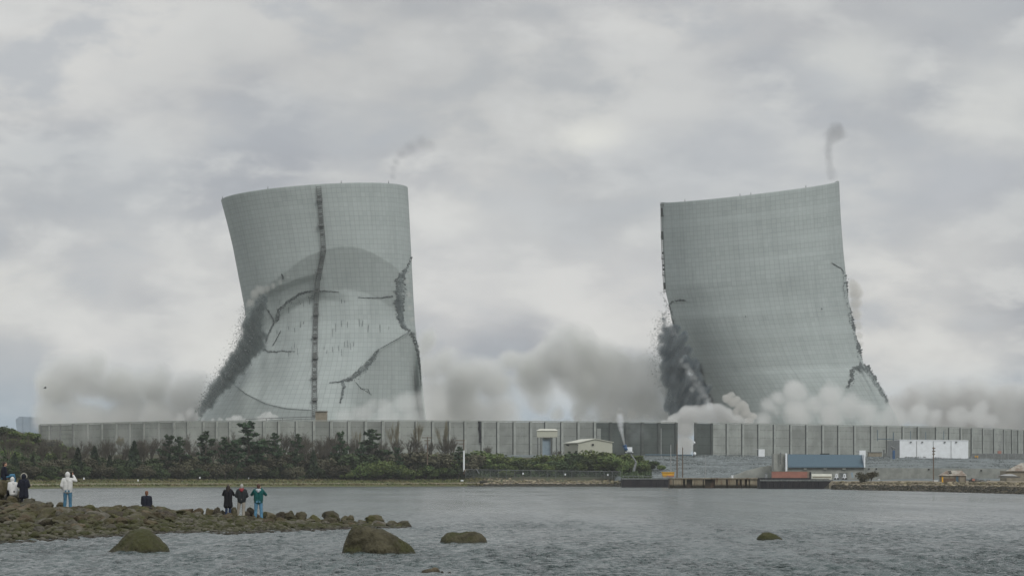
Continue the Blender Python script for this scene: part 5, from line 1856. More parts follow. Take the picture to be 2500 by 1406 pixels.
put(r, 'door', pb(MB(), 2334, 2340, 1161.5, 1178, Y0 - .08, .07), 'blue_metal')
put(r, 'shutter', pb(MB(), 2304, 2331, 1167, 1177, Y0 - .07, .06), 'wood_pole')
for x in (2302, 2318, 2332, 2342, 2357):
    put(r, 'corner_board', pb(MB(), x - .8, x + .8, 1160.5, 1179, Y0 - .12, .1), 'wood_pole')
r = thing('yellow_post', 2301, 1182, 552, 'short yellow marker post at the left corner of the tin shed', 'post')
put(r, 'shaft', pb(MB(), 2299.5, 2303, 1163, 1184, 552, .25), 'yellow')
put(r, 'cap', pb(MB(), 2299, 2303.5, 1162.2, 1163, 551.9, .4), 'tan')
r = thing('tan_house', 2500, 1168, 640, 'tan hip-roofed building cut by the right edge', 'building')
put(r, 'wall', pb(MB(), 2458, 2560, 1149, 1178, 640, 9), 'tan')
e = [at(2454, 1149.5, 639.5), at(2566, 1149.5, 639.5), at(2540, 1126, 644.5), at(2492, 1130, 644.5), at(2454, 1149.5, 650), at(2566, 1149.5, 650)]
put(r, 'roof', MB().add(e, [(0, 1, 2, 3), (3, 2, 5, 4), (1, 5, 2), (0, 3, 4), (1, 0, 4, 5)]), 'rust_tin')
# small boat drawn up
r = thing('small_boat', 2463, 1166, 600, 'small white boat with a dark hull drawn up before the tan house', 'boat')
sec = []
for t in np.linspace(0, 1, 9):
    x = lerp(2434, 2490, t)
    w = 1.0 * math.sin(min(1, t * 1.6 + .05) * math.pi / 2) * (1 if t < .9 else .8)
    c = at(x, 1160 + (2.0 * t if t > .2 else -1.5 + 9 * t * .2), 600)
    sec.append([(c.x, 600 - w, c.z), (c.x, 600 - w * .6, at(0, 1166, 600).z), (c.x, 600 + w * .6, at(0, 1166, 600).z), (c.x, 600 + w, c.z)])
m = MB()
for a, b in zip(sec[:-1], sec[1:]):
    m.add(a + b, [(0, 1, 5, 4), (1, 2, 6, 5), (2, 3, 7, 6), (3, 0, 4, 7)])
m.add(sec[0], [(0, 1, 2, 3)]).add(sec[-1], [(3, 2, 1, 0)])
put(r, 'hull', m, 'grey_paint')
put(r, 'deck_cover', MB().prism([at(2440, 1160.5, 599), at(2486, 1162, 599), at(2472, 1156.5, 599.6), at(2454, 1157, 599.6)], (0, 1.2, 0)), 'grey_paint')
r = thing('scrap_heap', 2378, 1176, 575, 'dark heap of scrap right of the tin shed with an orange piece on it', 'scrap heap')
m = MB()
for i in range(46):
    c = at(2381 + R.gauss(0, 10), 1174 - abs(R.gauss(0, 2.4)), 575 + R.uniform(-1, 1))
    m.box(c, (R.uniform(.3, 1.0), R.uniform(.2, .5), R.uniform(.15, .4)), R.uniform(0, 3))
put(r, 'scrap', m, 'steel')
put(r, 'orange_scrap', pb(MB(), 2374, 2380, 1168, 1173, 573, .6), 'orange')
for i, (x, y, w) in enumerate(((2285, 1174, 9), (2146, 1171, 4))):
    r = thing('skiff', x, y, 600, ['tiny white skiff lying left of the tin shed', 'white fish box lying right of the bare round bush'][i], ['boat', 'box'][i])
    put(r, 'body', MB().prism([at(x - w / 2, y, 600), at(x + w / 2, y, 600), at(x + w / 2 + .8, y - 3, 600), at(x - w / 2 - .8, y - 3, 600)], (0, .9, 0)), 'white_paint')
    put(r, 'rim', pb(MB(), x - w / 2 - 1, x + w / 2 + 1, y - 3.6, y - 3, 599.9, 1.1), 'grey_paint')
# bare round bush on the right shore
src = PROTO['brown'][0]
b = copy_tree(src)
b.name = 'bare_bush'
d = 600
b.location = ((2116 - CX) / F * d, d, terrain_z(2116, d) - 0.3)
b.scale = (0.95, 0.8, 0.85)
tag(b, 'round grey-brown bush by itself on the right shore below the blue roof', 'bush')
if 'group' in b:
    del b['group']
for k_ in range(2):
    b2 = copy_tree(PROTO['bare'][k_ + 1])
    b2.name = 'bare_bush'
    b2.location = (b.location.x + (1.1 if k_ else -1.0), d + 1, b.location.z - 0.3)
    b2.scale = (0.42, 0.42, 0.33)
    tag(b2, 'bare grey-brown bush crowding the lone bush on the right shore, on its %s side' % ('right' if k_ else 'left'), 'bush')
    if 'group' in b2:
        del b2['group']

# steel frame standing before the far left end of the wall, and a far blue screen
r = thing('steel_frame', 140, 1105, 985, 'dark open steel frame of posts and rails at the left end of the wall', 'frame')
for x, y in ((100, 1038), (124, 1037.5), (147, 1037), (177.5, 1035)):
    put(r, 'post', MB().tube(at(x, y, 985), at(x, 1115, 985), 0.32, n=6), 'steel')
m = MB()
for y in (1040, 1050, 1061, 1073, 1086):
    m.tube(at(98, y + .6, 985.2), at(178, y - 1.2, 985.2), 0.1, n=5)
put(r, 'rails', m, 'steel')
MT['blue_haze'] = M('haze_tinted_sheet', (0.24, 0.29, 0.34), (0.22, 0.27, 0.32), .3, .8)  # air haze put into the sheet colour, close to the sky tone
r = thing('far_screen', 70, 1030, 1350, 'hazy blue-grey far building above the wooded rise at the left', 'building')
put(r, 'wall', MB().prism([at(42, 1060, 1350), at(104, 1060, 1350), at(104, 1019, 1350), at(47, 1016.5, 1350), at(38, 1024, 1350)], (0, 12, 0)), 'blue_haze')
for x in (56, 74, 92):
    put(r, 'rib', pb(MB(), x - .7, x + .7, 1015.5, 1058, 1349.7, .3), 'blue_haze')

# long mesh fence
def fence_mat():
    k = NT('chain_link_mesh')
    p = k.n('ShaderNodeBsdfPrincipled')
    p.inputs['Base Color'].default_value = (0.16, 0.19, 0.18, 1)
    p.inputs['Roughness'].default_value = 0.7
    tr = k.n('ShaderNodeBsdfTransparent')
    co = k.coord('World')
    sp = k.n('ShaderNodeSeparateXYZ')
    k.set(sp.inputs[0], co)
    a = k.math('FRACT', k.math('MULTIPLY', k.math('ADD', sp.outputs[0], sp.outputs[2]), 6.0))
    b = k.math('FRACT', k.math('MULTIPLY', k.math('SUBTRACT', sp.outputs[0], sp.outputs[2]), 6.0))
    w = k.math('MAXIMUM', k.math('LESS_THAN', a, 0.07), k.math('LESS_THAN', b, 0.07))
    ms = k.n('ShaderNodeMixShader')
    k.set(ms.inputs[0], w)
    k.t.links.new(tr.outputs[0], ms.inputs[1])
    k.t.links.new(p.outputs[0], ms.inputs[2])
    k.t.links.new(ms.outputs[0], k.out.inputs[0])
    return k.m


MT['mesh'] = fence_mat()
r = thing('mesh_fence', 1330, 1168, 838, 'long grey chain-link fence before the green shrubs', 'fence')
put(r, 'mesh_panel', MB().prism([at(1136, 1165, 838), at(1515, 1168, 838), at(1515, 1150.5, 838), at(1136, 1145.5, 838)], (0, .06, 0)), 'mesh')
for i in range(20):
    x = 1137 + i * 19.9
    put(r, 'post', MB().tube(at(x, 1168, 837.8), at(x, 1145 + (x - 1136) * .0132, 837.8), 0.06, n=6), 'steel')
put(r, 'top_rail', MB().tube(at(1136, 1145.5, 837.8), at(1515, 1150.5, 837.8), .06, n=6), 'steel_grey')
put(r, 'brace', MB().tube(at(1163, 1144, 837.5), at(1170, 1156, 837.5), .14, n=6), 'steel_grey')
SIGNS = [(205, 1167.5, 'under the cedars'), (337, 1172, 'below the brown shrubs, lowest of all'), (488, 1165.5, 'under the pines'), (607, 1167, 'above the man with grey hair'), (741.5, 1167.5, 'under the ladder side of the tower'),
         (1277, 1155.5, 'on the mesh fence, left of three'), (1380, 1157.5, 'on the mesh fence, middle of three'), (1484, 1158.5, 'on the mesh fence, right of three')]
for x, y, w in SIGNS:
    Y = 836.5 if x > 1000 else shore_d(x) + 42
    r = thing('shore_sign', x, y, Y, 'small white notice board ' + w, 'sign', 'white notice boards along the far shore')
    c = at(x, y, Y)
    put(r, 'board', MB().box(c, (0.42, 0.08, 0.55)), 'white_paint')
    put(r, 'stake', MB().tube((c.x, Y + .08, terrain_z(x, Y) - .3), (c.x, Y + .08, c.z + .2), 0.05, n=6), 'wood_pole')


# ------------------------------------------------------------------ shore rocks on the far side
def rock_mesh(seed, sub=2, amp=0.28, flat=0.65, freq=1.3):
    bm = bmesh.new()
    bmesh.ops.create_icosphere(bm, subdivisions=sub, radius=1)
    o = Vector((seed * 7.3, seed * 3.1, seed * 1.7))
    rg = random.Random(seed)
    planes = [(Vector((rg.gauss(0, 1), rg.gauss(0, 1), rg.gauss(0.2, 0.8))).normalized(), rg.uniform(0.55, 0.86)) for _ in range(7)]
    for v in bm.verts:
        p = v.co.copy()
        for nrm, d in planes:                       # flat broken faces
            e = p.dot(nrm) - d
            if e > 0:
                p -= nrm * e * 0.85
        p *= 1 + amp * mnoise.noise(p * freq + o) + amp * 0.4 * mnoise.noise(p * freq * 3 + o)
        p.z *= flat
        v.co = p
    me = bpy.data.meshes.new('rock')
    bm.to_mesh(me)
    bm.free()
    me.polygons.foreach_set('use_smooth', [True] * len(me.polygons))
    return me


def with_mat(me, mat):
    m2 = me.copy()
    m2.materials.append(MT[mat])
    return m2


FAR = [with_mat(rock_mesh(s), 'rock_tan') for s in range(6)]


def far_rocks(n, x0, x1, qa, qb, ra, rb, label, group, seed):
    rg = random.Random(seed)
    for i in range(n):
        px = rg.uniform(x0, x1)
        s, w = shore_d(px), wall_d(px)
        d = s + rg.uniform(qa, qb) * (w - s)
        o = bpy.data.objects.new('shore_rock', FAR[i % 6])
        COL.objects.link(o)
        rr = rg.uniform(ra, rb)
        o.scale = (rr * rg.uniform(.8, 1.5), rr, rr * rg.uniform(.7, 1.1))
        o.rotation_euler = (rg.uniform(-.3, .3), rg.uniform(-.3, .3), rg.uniform(0, 6.3))
        o.location = ((px - CX) / F * d, d, terrain_z(px, d) + rr * 0.15)
        tag(o, label, 'rock', group)


far_rocks(150, 1195, 1512, 0.055, 0.16, 0.35, 0.8, 'pale tan rock in the bank below the mesh fence', 'pale rocks below the mesh fence', 1)
far_rocks(110, 2036, 2500, 0.03, 0.10, 0.25, 0.6, 'tan rubble rock on the right shore below the tin shed and retaining wall', 'tan rubble on the right shore', 2)
far_rocks(30, 1150, 1260, 0.10, 0.22, 0.3, 0.6, 'grey rock scattered at the left end of the mesh fence', 'rocks at the left end of the fence', 3)


def stones(name, pts, sizes, meshes, mat, flat=0.7, seed=1):
    """a loose mass of stones as ONE mesh"""
    rg = np.random.default_rng(seed)
    base = []
    for me in meshes:
        v = np.zeros(len(me.vertices) * 3, dtype=np.float32)
        me.vertices.foreach_get('co', v)
        f = np.zeros(len(me.loops), dtype=np.int32)
        me.loops.foreach_get('vertex_index', f)
        base.append((v.reshape(-1, 3), f.reshape(-1, 3)))
    Vs, Fs, k = [], [], 0
    for i, (p, s) in enumerate(zip(pts, sizes)):
        v, f = base[i % len(base)]
        a = rg.random() * 6.28
        c, sn = math.cos(a), math.sin(a)
        q = v * np.array([s * rg.uniform(.8, 1.5), s, s * flat * rg.uniform(.7, 1.2)])
        t = rg.normal() * 0.25
        q = np.stack([q[:, 0], q[:, 1] * math.cos(t) - q[:, 2] * math.sin(t), q[:, 1] * math.sin(t) + q[:, 2] * math.cos(t)], -1)
        q = np.stack([q[:, 0] * c - q[:, 1] * sn, q[:, 0] * sn + q[:, 1] * c, q[:, 2]], -1) + np.array(p)
        Vs.append(q)
        Fs.append(f + k)
        k += len(v)
    o = np_mesh(name, np.concatenate(Vs), np.concatenate(Fs), MT[mat])
    return tag(o, kind='stuff')


LOW = [rock_mesh(s, 1) for s in range(20, 25)]
pts, sz = [], []
for i in range(3600):
    px = NR.uniform(2034, 2560)
    s, w = shore_d(px), wall_d(px)
    d = s + 0.035 + 0.16 * NR.random() ** 1.2 * (w - s)
    pts.append(((px - CX) / F * d, d, terrain_z(px, d)))
    sz.append(NR.uniform(.1, .32))
stones('shore_rubble', pts, sz, LOW, 'rock_tan', seed=3)
pts, sz = [], []
for i in range(4200):
    px = NR.uniform(1150, 2560)
    if 1517 < px < 2030:
        continue
    s, w = shore_d(px), wall_d(px)
    d = s + NR.uniform(-0.004, 0.035 if px > 2000 else 0.055) * (w - s)
    pts.append(((px - CX) / F * d, d, terrain_z(px, d)))
    sz.append(NR.uniform(.2, .55))
stones('dark_weedy_rocks', pts, sz, LOW, 'weed', seed=4)
pts, sz = [], []
for i in range(14000):
    px = NR.uniform(1560, 2540)
    s, w = shore_d(px), wall_d(px)
    d = s + NR.uniform(0.48, 0.88) * (w - s)
    pts.append(((px - CX) / F * d, d, terrain_z(px, d)))
    sz.append(NR.uniform(.15, .42))
MT['riprap'] = rock_material('blue_grey_riprap', (0.13, 0.15, 0.152), (0.21, 0.235, 0.235), (0.11, 0.13, 0.132), wet=False, scale=0.5, rand=0)
stones('riprap_stones', pts, sz, LOW, 'riprap', seed=5)
# dark log on the shore
tag(MB().tube(at(1172, 1176.5, 845), at(1189, 1174.5, 846), .5, .35, 8).build('dark_log', MT['weed']), 'dark waterlogged timber lying on the shore left of the pale rocks', 'log')
tag(MB().box(at(1128, 1172.5, 846), (.9, .5, .4), .3).build('white_crate', MT['white_paint']), 'white box lying on the shore below the crossarm pole', 'box')


# ------------------------------------------------------------------ the shingle spit in the foreground
FRONT = [(-700, 1352), (-300, 1342), (0, 1328), (100, 1322), (200, 1313), (300, 1308), (420, 1300), (550, 1304), (640, 1300), (760, 1296), (850, 1291), (950, 1289.5), (1004, 1289), (1030, 1288)]
RIDGE_Y = [(-700, 1216), (-200, 1222), (0, 1232), (60, 1240), (165, 1247), (357, 1251), (460, 1256), (557, 1262), (640, 1270), (740, 1275), (850, 1284), (950, 1288), (1030, 1289.5)]
RIDGE_D = [(-700, 130), (0, 127), (60, 125), (165, 121), (357, 126), (557, 131), (640, 131), (740, 130), (850, 128.5), (950, 127), (1030, 125.5)]


def spit_front(px):
    return CZ * F / (pw(px, FRONT) - HY)


def spit_z(px, d):
    a, b = spit_front(px), pw(px, RIDGE_D)
    hr = CZ - (pw(px, RIDGE_Y) - HY) / F * b
    hr = max(hr, -0.15)
    t = (d - a) / max(1.0, b - a)
    if t < 0:
        z = -0.06 + t * max(1.0, b - a) * 0.07
    elif t <= 1.0:
        z = -0.06 + (hr + 0.06) * t ** 0.9
    else:
        z = hr - (d - b) * 0.16
    return z + 0.05 * mnoise.noise(Vector((px / 40, d / 1.7, 0))) * min(1, max(0, t * 4))


def build_spit():
    pxs = np.arange(-700, 1041, 6)
    ts = np.concatenate([np.linspace(-0.35, 1.0, 46), np.linspace(1.05, 1.9, 16)])
    V = []
    for px in pxs:
        a, b = spit_front(px), pw(px, RIDGE_D)
        for t in ts:
            d = a + t * max(2.0, b - a)
            V.append(((px - CX) / F * d, d, spit_z(px, d)))
    Fc = grid_faces(len(pxs), len(ts))[:, ::-1]
    tag(np_mesh('shingle_spit', np.array(V), Fc, MT['shingle']), kind='structure')


build_spit()
VAR = [rock_mesh(100 + s, 3, 0.3, 1.0, 1.5) for s in range(9)]
for me_ in VAR:
    me_.polygons.foreach_set('use_smooth', [False] * len(me_.polygons))
VM = {}


def variant(i, mat):
    if (i, mat) not in VM:
        VM[(i, mat)] = with_mat(VAR[i], mat)
    return VM[(i, mat)]


WHO = [(-400, 44, 'left of the fur-hooded person'), (44, 112, 'beside the fur-hooded person'), (112, 230, 'by the feet of the person in white'), (230, 335, 'left of the seated person'), (335, 440, 'by the seated person'),
       (440, 547, 'left of the trio of people'), (547, 640, 'behind the legs of the trio'), (640, 760, 'just right of the trio'), (760, 880, 'in the row midway out the spit'), (880, 1100, 'at the tip of the spit')]
BOULD = [(12, 40, 1174, 1208, 'b'), (6, 46, 1203, 1224, 'g'), (36, 44, 1199, 1230, 'g'), (6, 30, 1214, 1238, 'b'), (29, 30, 1212, 1236, 'b'), (79, 13, 1215, 1229, 'g'), (67, 28, 1217, 1234, 'g'), (34, 26, 1228, 1240, 'g'), (-30, 60, 1190, 1235, 'b'),
         (97, 24, 1224, 1234, 'o'), (123, 18, 1224, 1236, 'g'), (148, 18, 1226, 1240, 'b'), (179, 13, 1233, 1248, 'g'), (197, 36, 1236, 1252, 'b'), (238, 13, 1238, 1248, 'g'), (265, 24, 1239, 1250, 'g'), (298, 30, 1236, 1249, 'k'), (330, 15, 1232, 1246, 'k'),
         (354, 34, 1234, 1252, 'k'), (373, 28, 1241, 1262, 'b'), (396, 48, 1239, 1255, 'k'), (450, 48, 1239, 1262, 'b'), (485, 28, 1241, 1263, 'b'), (512, 24, 1240, 1265, 'b'), (532, 24, 1239, 1264, 'k'), (546, 17, 1246, 1264, 'k'),
         (572, 19, 1237, 1264, 'o'), (612, 24, 1240, 1266, 'k'), (600, 16, 1247, 1266, 'k'), (648, 22, 1250, 1271, 'o'), (661, 30, 1248, 1271, 'o'), (686, 30, 1250, 1273, 'k'), (707, 30, 1247, 1273, 'o'), (735, 31, 1250, 1279, 'o'), (770, 37, 1259, 1284, 'o'),
         (808, 46, 1247, 1272, 'o'), (806, 46, 1264, 1287, 'o'), (843, 25, 1258, 1277, 'o'), (856, 18, 1258, 1274, 'o'), (842, 38, 1268, 1290, 'g'), (863, 23, 1271, 1287, 'g'), (884, 32, 1268, 1286, 'g'), (918, 50, 1257, 1276, 'o'), (926, 46, 1271, 1291, 'g'),
         (955, 30, 1270, 1289, 'g'), (984, 40, 1272, 1291, 'g'), (971, 20, 1275, 1290, 'b'), (430, 22, 1246, 1260, 'o'), (625, 18, 1252, 1268, 'b'), (722, 16, 1262, 1279, 'k'), (790, 20, 1268, 1285, 'b'), (758, 18, 1266, 1282, 'k')]
BM = {'b': ('rock_brown', 'brown'), 'g': ('rock_grey', 'grey'), 'o': ('rock', 'olive mossy'), 'k': ('rock_dark', 'dark')}
MT['rock_dark'] = rock_material('dark_weathered_rock', (0.040, 0.033, 0.026), (0.065, 0.055, 0.042), (0.05, 0.045, 0.024))
lab = {}
for i, (px, w, top, base, c) in enumerate(BOULD):
    d = pw(px, RIDGE_D) + (1.0 if i % 2 else 0.1) + (1.2 if (top < 1212 and px < 45) else 0)
    if (px, top) in ((808, 1247), (918, 1257), (843, 1258), (856, 1258)):
        d += 1.6
    o = bpy.data.objects.new('boulder', variant(i % 9, BM[c][0]))
    COL.objects.link(o)
    zt, zb = at(px, top, d).z, at(px, base, d).z
    h = zt - zb
    sx = w / 2 / F * d * 1.16
    o.scale = (sx, sx * R.uniform(0.75, 1.0), h * 0.68)
    o.location = ((px - CX) / F * d, d, zb + h * 0.42)
    o.rotation_euler = (R.uniform(-.12, .12), R.uniform(-.2, .2), R.choice((0, math.pi)) + R.uniform(-.5, .5))
    wi = next(k for k, l in enumerate(WHO) if l[0] <= px < l[1])
    lab.setdefault((wi, c), []).append((px, w, o))
for (wi, c), lst in lab.items():
    lst.sort(key=lambda t: t[0])
    for i, (px, w, o) in enumerate(lst):
        size = 'large' if w >= 36 else 'small' if w < 20 else 'middling'
        tag(o, '%s %s boulder %s%s' % (size, BM[c][1], WHO[wi][2], '' if len(lst) == 1 else ', %s from the left' % ordn(i)), 'boulder', 'boulders along the spit')

# cobbles: the largest are things, the rest are loose shingle
rg = np.random.default_rng(21)
cob = []
for i in range(5600):
    px = rg.uniform(-120, 985)
    a, b = spit_front(px), pw(px, RIDGE_D)
    t = rg.random() ** 0.8 * 1.02
    d = a + t * (b - a)
    z = spit_z(px, d)
    big = (0.6 + 0.8 * t) * (1.25 if px < 420 else 0.8)
    s = (0.05 + 0.24 * rg.random() ** 3.4) * big
    cob.append((s, px, d, z))
cob.sort(key=lambda t: -t[0])
CT = [(-400, 112, 'below the fur-hooded person'), (112, 260, 'below the person in white'), (260, 440, 'below the seated person'), (440, 640, 'below the trio of people'), (640, 1200, 'right of the trio')]
nb = 0
rest = []
for s, px, d, z in cob:
    if nb < 240 and -5 < px < 1000:
        nb += 1
        c = ('b', 'o', 'g', 'o', 'k', 'b')[nb % 6]
        o = bpy.data.objects.new('cobble', variant(nb % 9, BM[c][0]))
        COL.objects.link(o)
        o.scale = (s * rg.uniform(1.0, 1.5), s, s * rg.uniform(.5, .75))
        o.location = ((px - CX) / F * d, d, z + s * 0.2)
        o.rotation_euler = (rg.normal() * .2, rg.normal() * .2, rg.uniform(0, 6.3))
        w = next(k_[2] for k_ in CT if k_[0] <= px < k_[1])
        tag(o, '%s cobble half sunk in the shingle %s' % (BM[c][1], w), 'stone', 'cobbles in the shingle ' + w)
    else:
        rest.append((s, px, d, z))
COBLOW = [rock_mesh(s, 2, 0.25, 1.0) for s in range(30, 36)]
third = len(rest) // 3
for j, m in enumerate(('shingle', 'rock_grey2', 'weedy2')):
    if m == 'rock_grey2':
        MT[m] = rock_material('pale_shingle_stones', (0.10, 0.095, 0.072), (0.16, 0.152, 0.125), (0.068, 0.07, 0.034), scale=3.5, rand=0)
    if m == 'weedy2':
        MT[m] = rock_material('weed_covered_stones', (0.045, 0.045, 0.020), (0.072, 0.07, 0.036), (0.042, 0.048, 0.013), scale=3.5, rand=0)
    sub = rest[j::3]
    stones('shingle_stones', [((px - CX) / F * d, d, z + s * .15) for s, px, d, z in sub], [s for s, *_ in sub], COBLOW, m, 0.6, 40 + j)
# dark wet stones at the water's edge
pts, sz = [], []
for i in range(900):
    px = rg.uniform(-120, 1000)
    d = spit_front(px) + rg.normal() * 0.7 + 0.3
    pts.append(((px - CX) / F * d, d, -0.03 + rg.random() * 0.05))
    sz.append(rg.uniform(.05, .17))
stones('waterline_stones', pts, sz, COBLOW, 'rock_dark', 0.5, 44)


# ------------------------------------------------------------------ boulders standing in the water
def profile_rock(name, label, pts, d, depth, mat, seed, nx=150, na=120, rough=0.09):
    """a boulder whose outline seen from the shore follows pts (px, py), a full closed body of the given depth"""
    x0, x1 = pts[0][0], pts[-1][0]
    V = []
    o = Vector((seed * 5.1, seed * 2.3, 0))
    for i in range(nx + 1):
        u = i / nx
        u = 0.5 - 0.5 * math.cos(math.pi * u)
        px = lerp(x0, x1, u)
        c = at(px, pw(px, pts), d)
        top = c.z
        bot = -0.75
        half = depth / 2 * max(0.02, (1 - abs(2 * u - 1) ** 2.6)) ** 0.5
        for j in range(na):
            a = 2 * math.pi * j / na
            ca, sa = math.cos(a), math.sin(a)
            sgn = lambda q, e: math.copysign(abs(q) ** e, q)
            yy = sgn(ca, 0.85) * half
            zz = bot + (top - bot) * (0.5 + 0.5 * sgn(sa, 0.9))
            # the sides spread towards the foot
            hgt = (zz - bot) / (top - bot + 1e-6)
            yy *= 1.18 - 0.5 * hgt ** 2
            p = Vector((c.x, d + yy, zz))
            n = mnoise.noise(p * 1.5 + o) + 0.9 * (0.35 - abs(mnoise.noise(p * 2.3 + o * 2))) + 0.5 * mnoise.noise(p * 4.4 + o) + 0.5 * (0.3 - abs(mnoise.noise(p * 8 + o))) + 0.3 * mnoise.noise(p * 17 + o)
            r = Vector((0, ca, sa * 0.5)) * n * rough
            V.append(p + r)
    Fc = []
    for i in range(nx):
        for j in range(na):
            a, b = i * na + j, i * na + (j + 1) % na
            Fc.append((a, a + na, b + na, b))
    ob = np_mesh(name, np.array(V), np.array(Fc), MT[mat])
    fix_normals(ob)
    ob.data.polygons.foreach_set('use_smooth', [True] * len(ob.data.polygons))
    return tag(ob, label, 'boulder')


profile_rock('boulder', 'pyramid-shaped mossy boulder in the water below the seated person',
             [(258, 1352), (270, 1341), (290, 1327), (305, 1311), (318, 1298), (332, 1291), (350, 1289), (366, 1294), (380, 1306), (395, 1322), (408, 1332), (417, 1350)], 83, 1.9, 'rock_water', 1, rough=0.10)
profile_rock('boulder', 'largest mossy boulder in the water, steep on its left and sloping down to the right',
             [(834, 1356), (838, 1338), (844, 1316), (853, 1298), (862, 1286), (880, 1283.5), (900, 1285), (922, 1289), (945, 1297), (970, 1310), (992, 1322), (1005, 1336), (1012, 1344), (1018, 1356)], 81.5, 1.7, 'rock_water', 2, rough=0.12)
profile_rock('boulder', 'low long two-humped brown boulder in the water right of the largest one',
             [(1072, 1329), (1078, 1313), (1090, 1302), (1106, 1299.5), (1120, 1302), (1140, 1298), (1160, 1297.5), (1176, 1303), (1186, 1314), (1192, 1330)], 95, 1.2, 'rock_water', 3, rough=0.07)
profile_rock('boulder', 'small lone boulder in open water far to the right',
             [(1844, 1321), (1850, 1310), (1862, 1300), (1876, 1299), (1892, 1304), (1906, 1312), (1915, 1321)], 100, 0.8, 'rock_water', 4, rough=0.04)
profile_rock('boulder', 'low brown weedy rock just breaking the water at the bottom edge',
             [(1026, 1402), (1031, 1392), (1040, 1389), (1050, 1387), (1060, 1383.5), (1069, 1386), (1075, 1394), (1079, 1402)], 64.8, 0.5, 'rock_brown', 5, rough=0.035)
profile_rock('stone', 'small dark stone right beside the weedy rock at the bottom edge', [(1074, 1402), (1077, 1394), (1081, 1393), (1086, 1402)], 64.5, 0.18, 'rock_dark', 6, rough=0.015)
profile_rock('stone', 'small dark stone farther right of the weedy rock at the bottom edge', [(1091, 1402), (1096, 1395), (1100, 1395.5), (1104, 1402)], 64.5, 0.2, 'rock_dark', 7, rough=0.015)


# ------------------------------------------------------------------ people watching
MT['skin'] = M('skin', (0.46, 0.28, 0.2), (0.42, 0.25, 0.18), 9, 0.6)


def cloth(name, c, v=0.72):
    return M(name, c, tuple(q * v for q in c), 6.0, 0.9, 0.006)


MT['c_white'] = cloth('white_sweatshirt', (0.56, 0.57, 0.56), 0.85)
MT['c_jeans'] = cloth('blue_denim', (0.06, 0.165, 0.26))
MT['c_jeans_light'] = cloth('light_blue_denim', (0.10, 0.24, 0.37))
MT['c_jeans_dark'] = cloth('dark_blue_denim', (0.02, 0.038, 0.085))
MT['c_black'] = cloth('black_coat', (0.010, 0.011, 0.015))
MT['c_navy'] = cloth('dark_navy_coat', (0.011, 0.014, 0.026))
MT['c_grey'] = cloth('charcoal_jacket', (0.024, 0.03, 0.033))
MT['c_teal'] = cloth('teal_jacket', (0.008, 0.088, 0.086))
MT['c_beige'] = cloth('beige_trousers', (0.30, 0.28, 0.24), 0.85)
MT['c_red'] = cloth('red_scarf', (0.22, 0.035, 0.04))
MT['c_fur'] = cloth('pale_fur', (0.38, 0.37, 0.32))
MT['c_lgrey'] = cloth('pale_grey_hood', (0.42, 0.48, 0.52))
MT['c_shoe'] = cloth('dark_shoes', (0.02, 0.02, 0.022))
MT['c_shoe_pale'] = cloth('pale_shoes', (0.3, 0.3, 0.3))
MT['h_dark'] = M('dark_hair', (0.018, 0.013, 0.011), (0.03, 0.022, 0.018), 20, 0.6)
MT['h_brown'] = M('brown_hair', (0.085, 0.042, 0.028), (0.055, 0.03, 0.02), 20, 0.6)
MT['h_red'] = M('reddish_hair', (0.16, 0.065, 0.03), (0.1, 0.045, 0.025), 20, 0.6)
MT['h_grey'] = M('grey_hair', (0.38, 0.37, 0.35), (0.25, 0.25, 0.24), 20, 0.6)

ARM = {'down': ((.25, -.03, 1.13), (.27, .06, .88)), 'front': ((.285, -.01, 1.15), (.13, .22, 1.06)), 'camera': ((.335, .14, 1.24), (.10, .24, 1.54)),
       'camera_close': ((.29, .16, 1.22), (.10, .24, 1.53)), 'side': ((.37, .05, 1.37), (.235, .16, 1.62)), 'pocket': ((.275, -.06, 1.14), (.21, .07, .97)), 'lap': ((.225, .05, 1.13), (.10, .30, 1.05))}


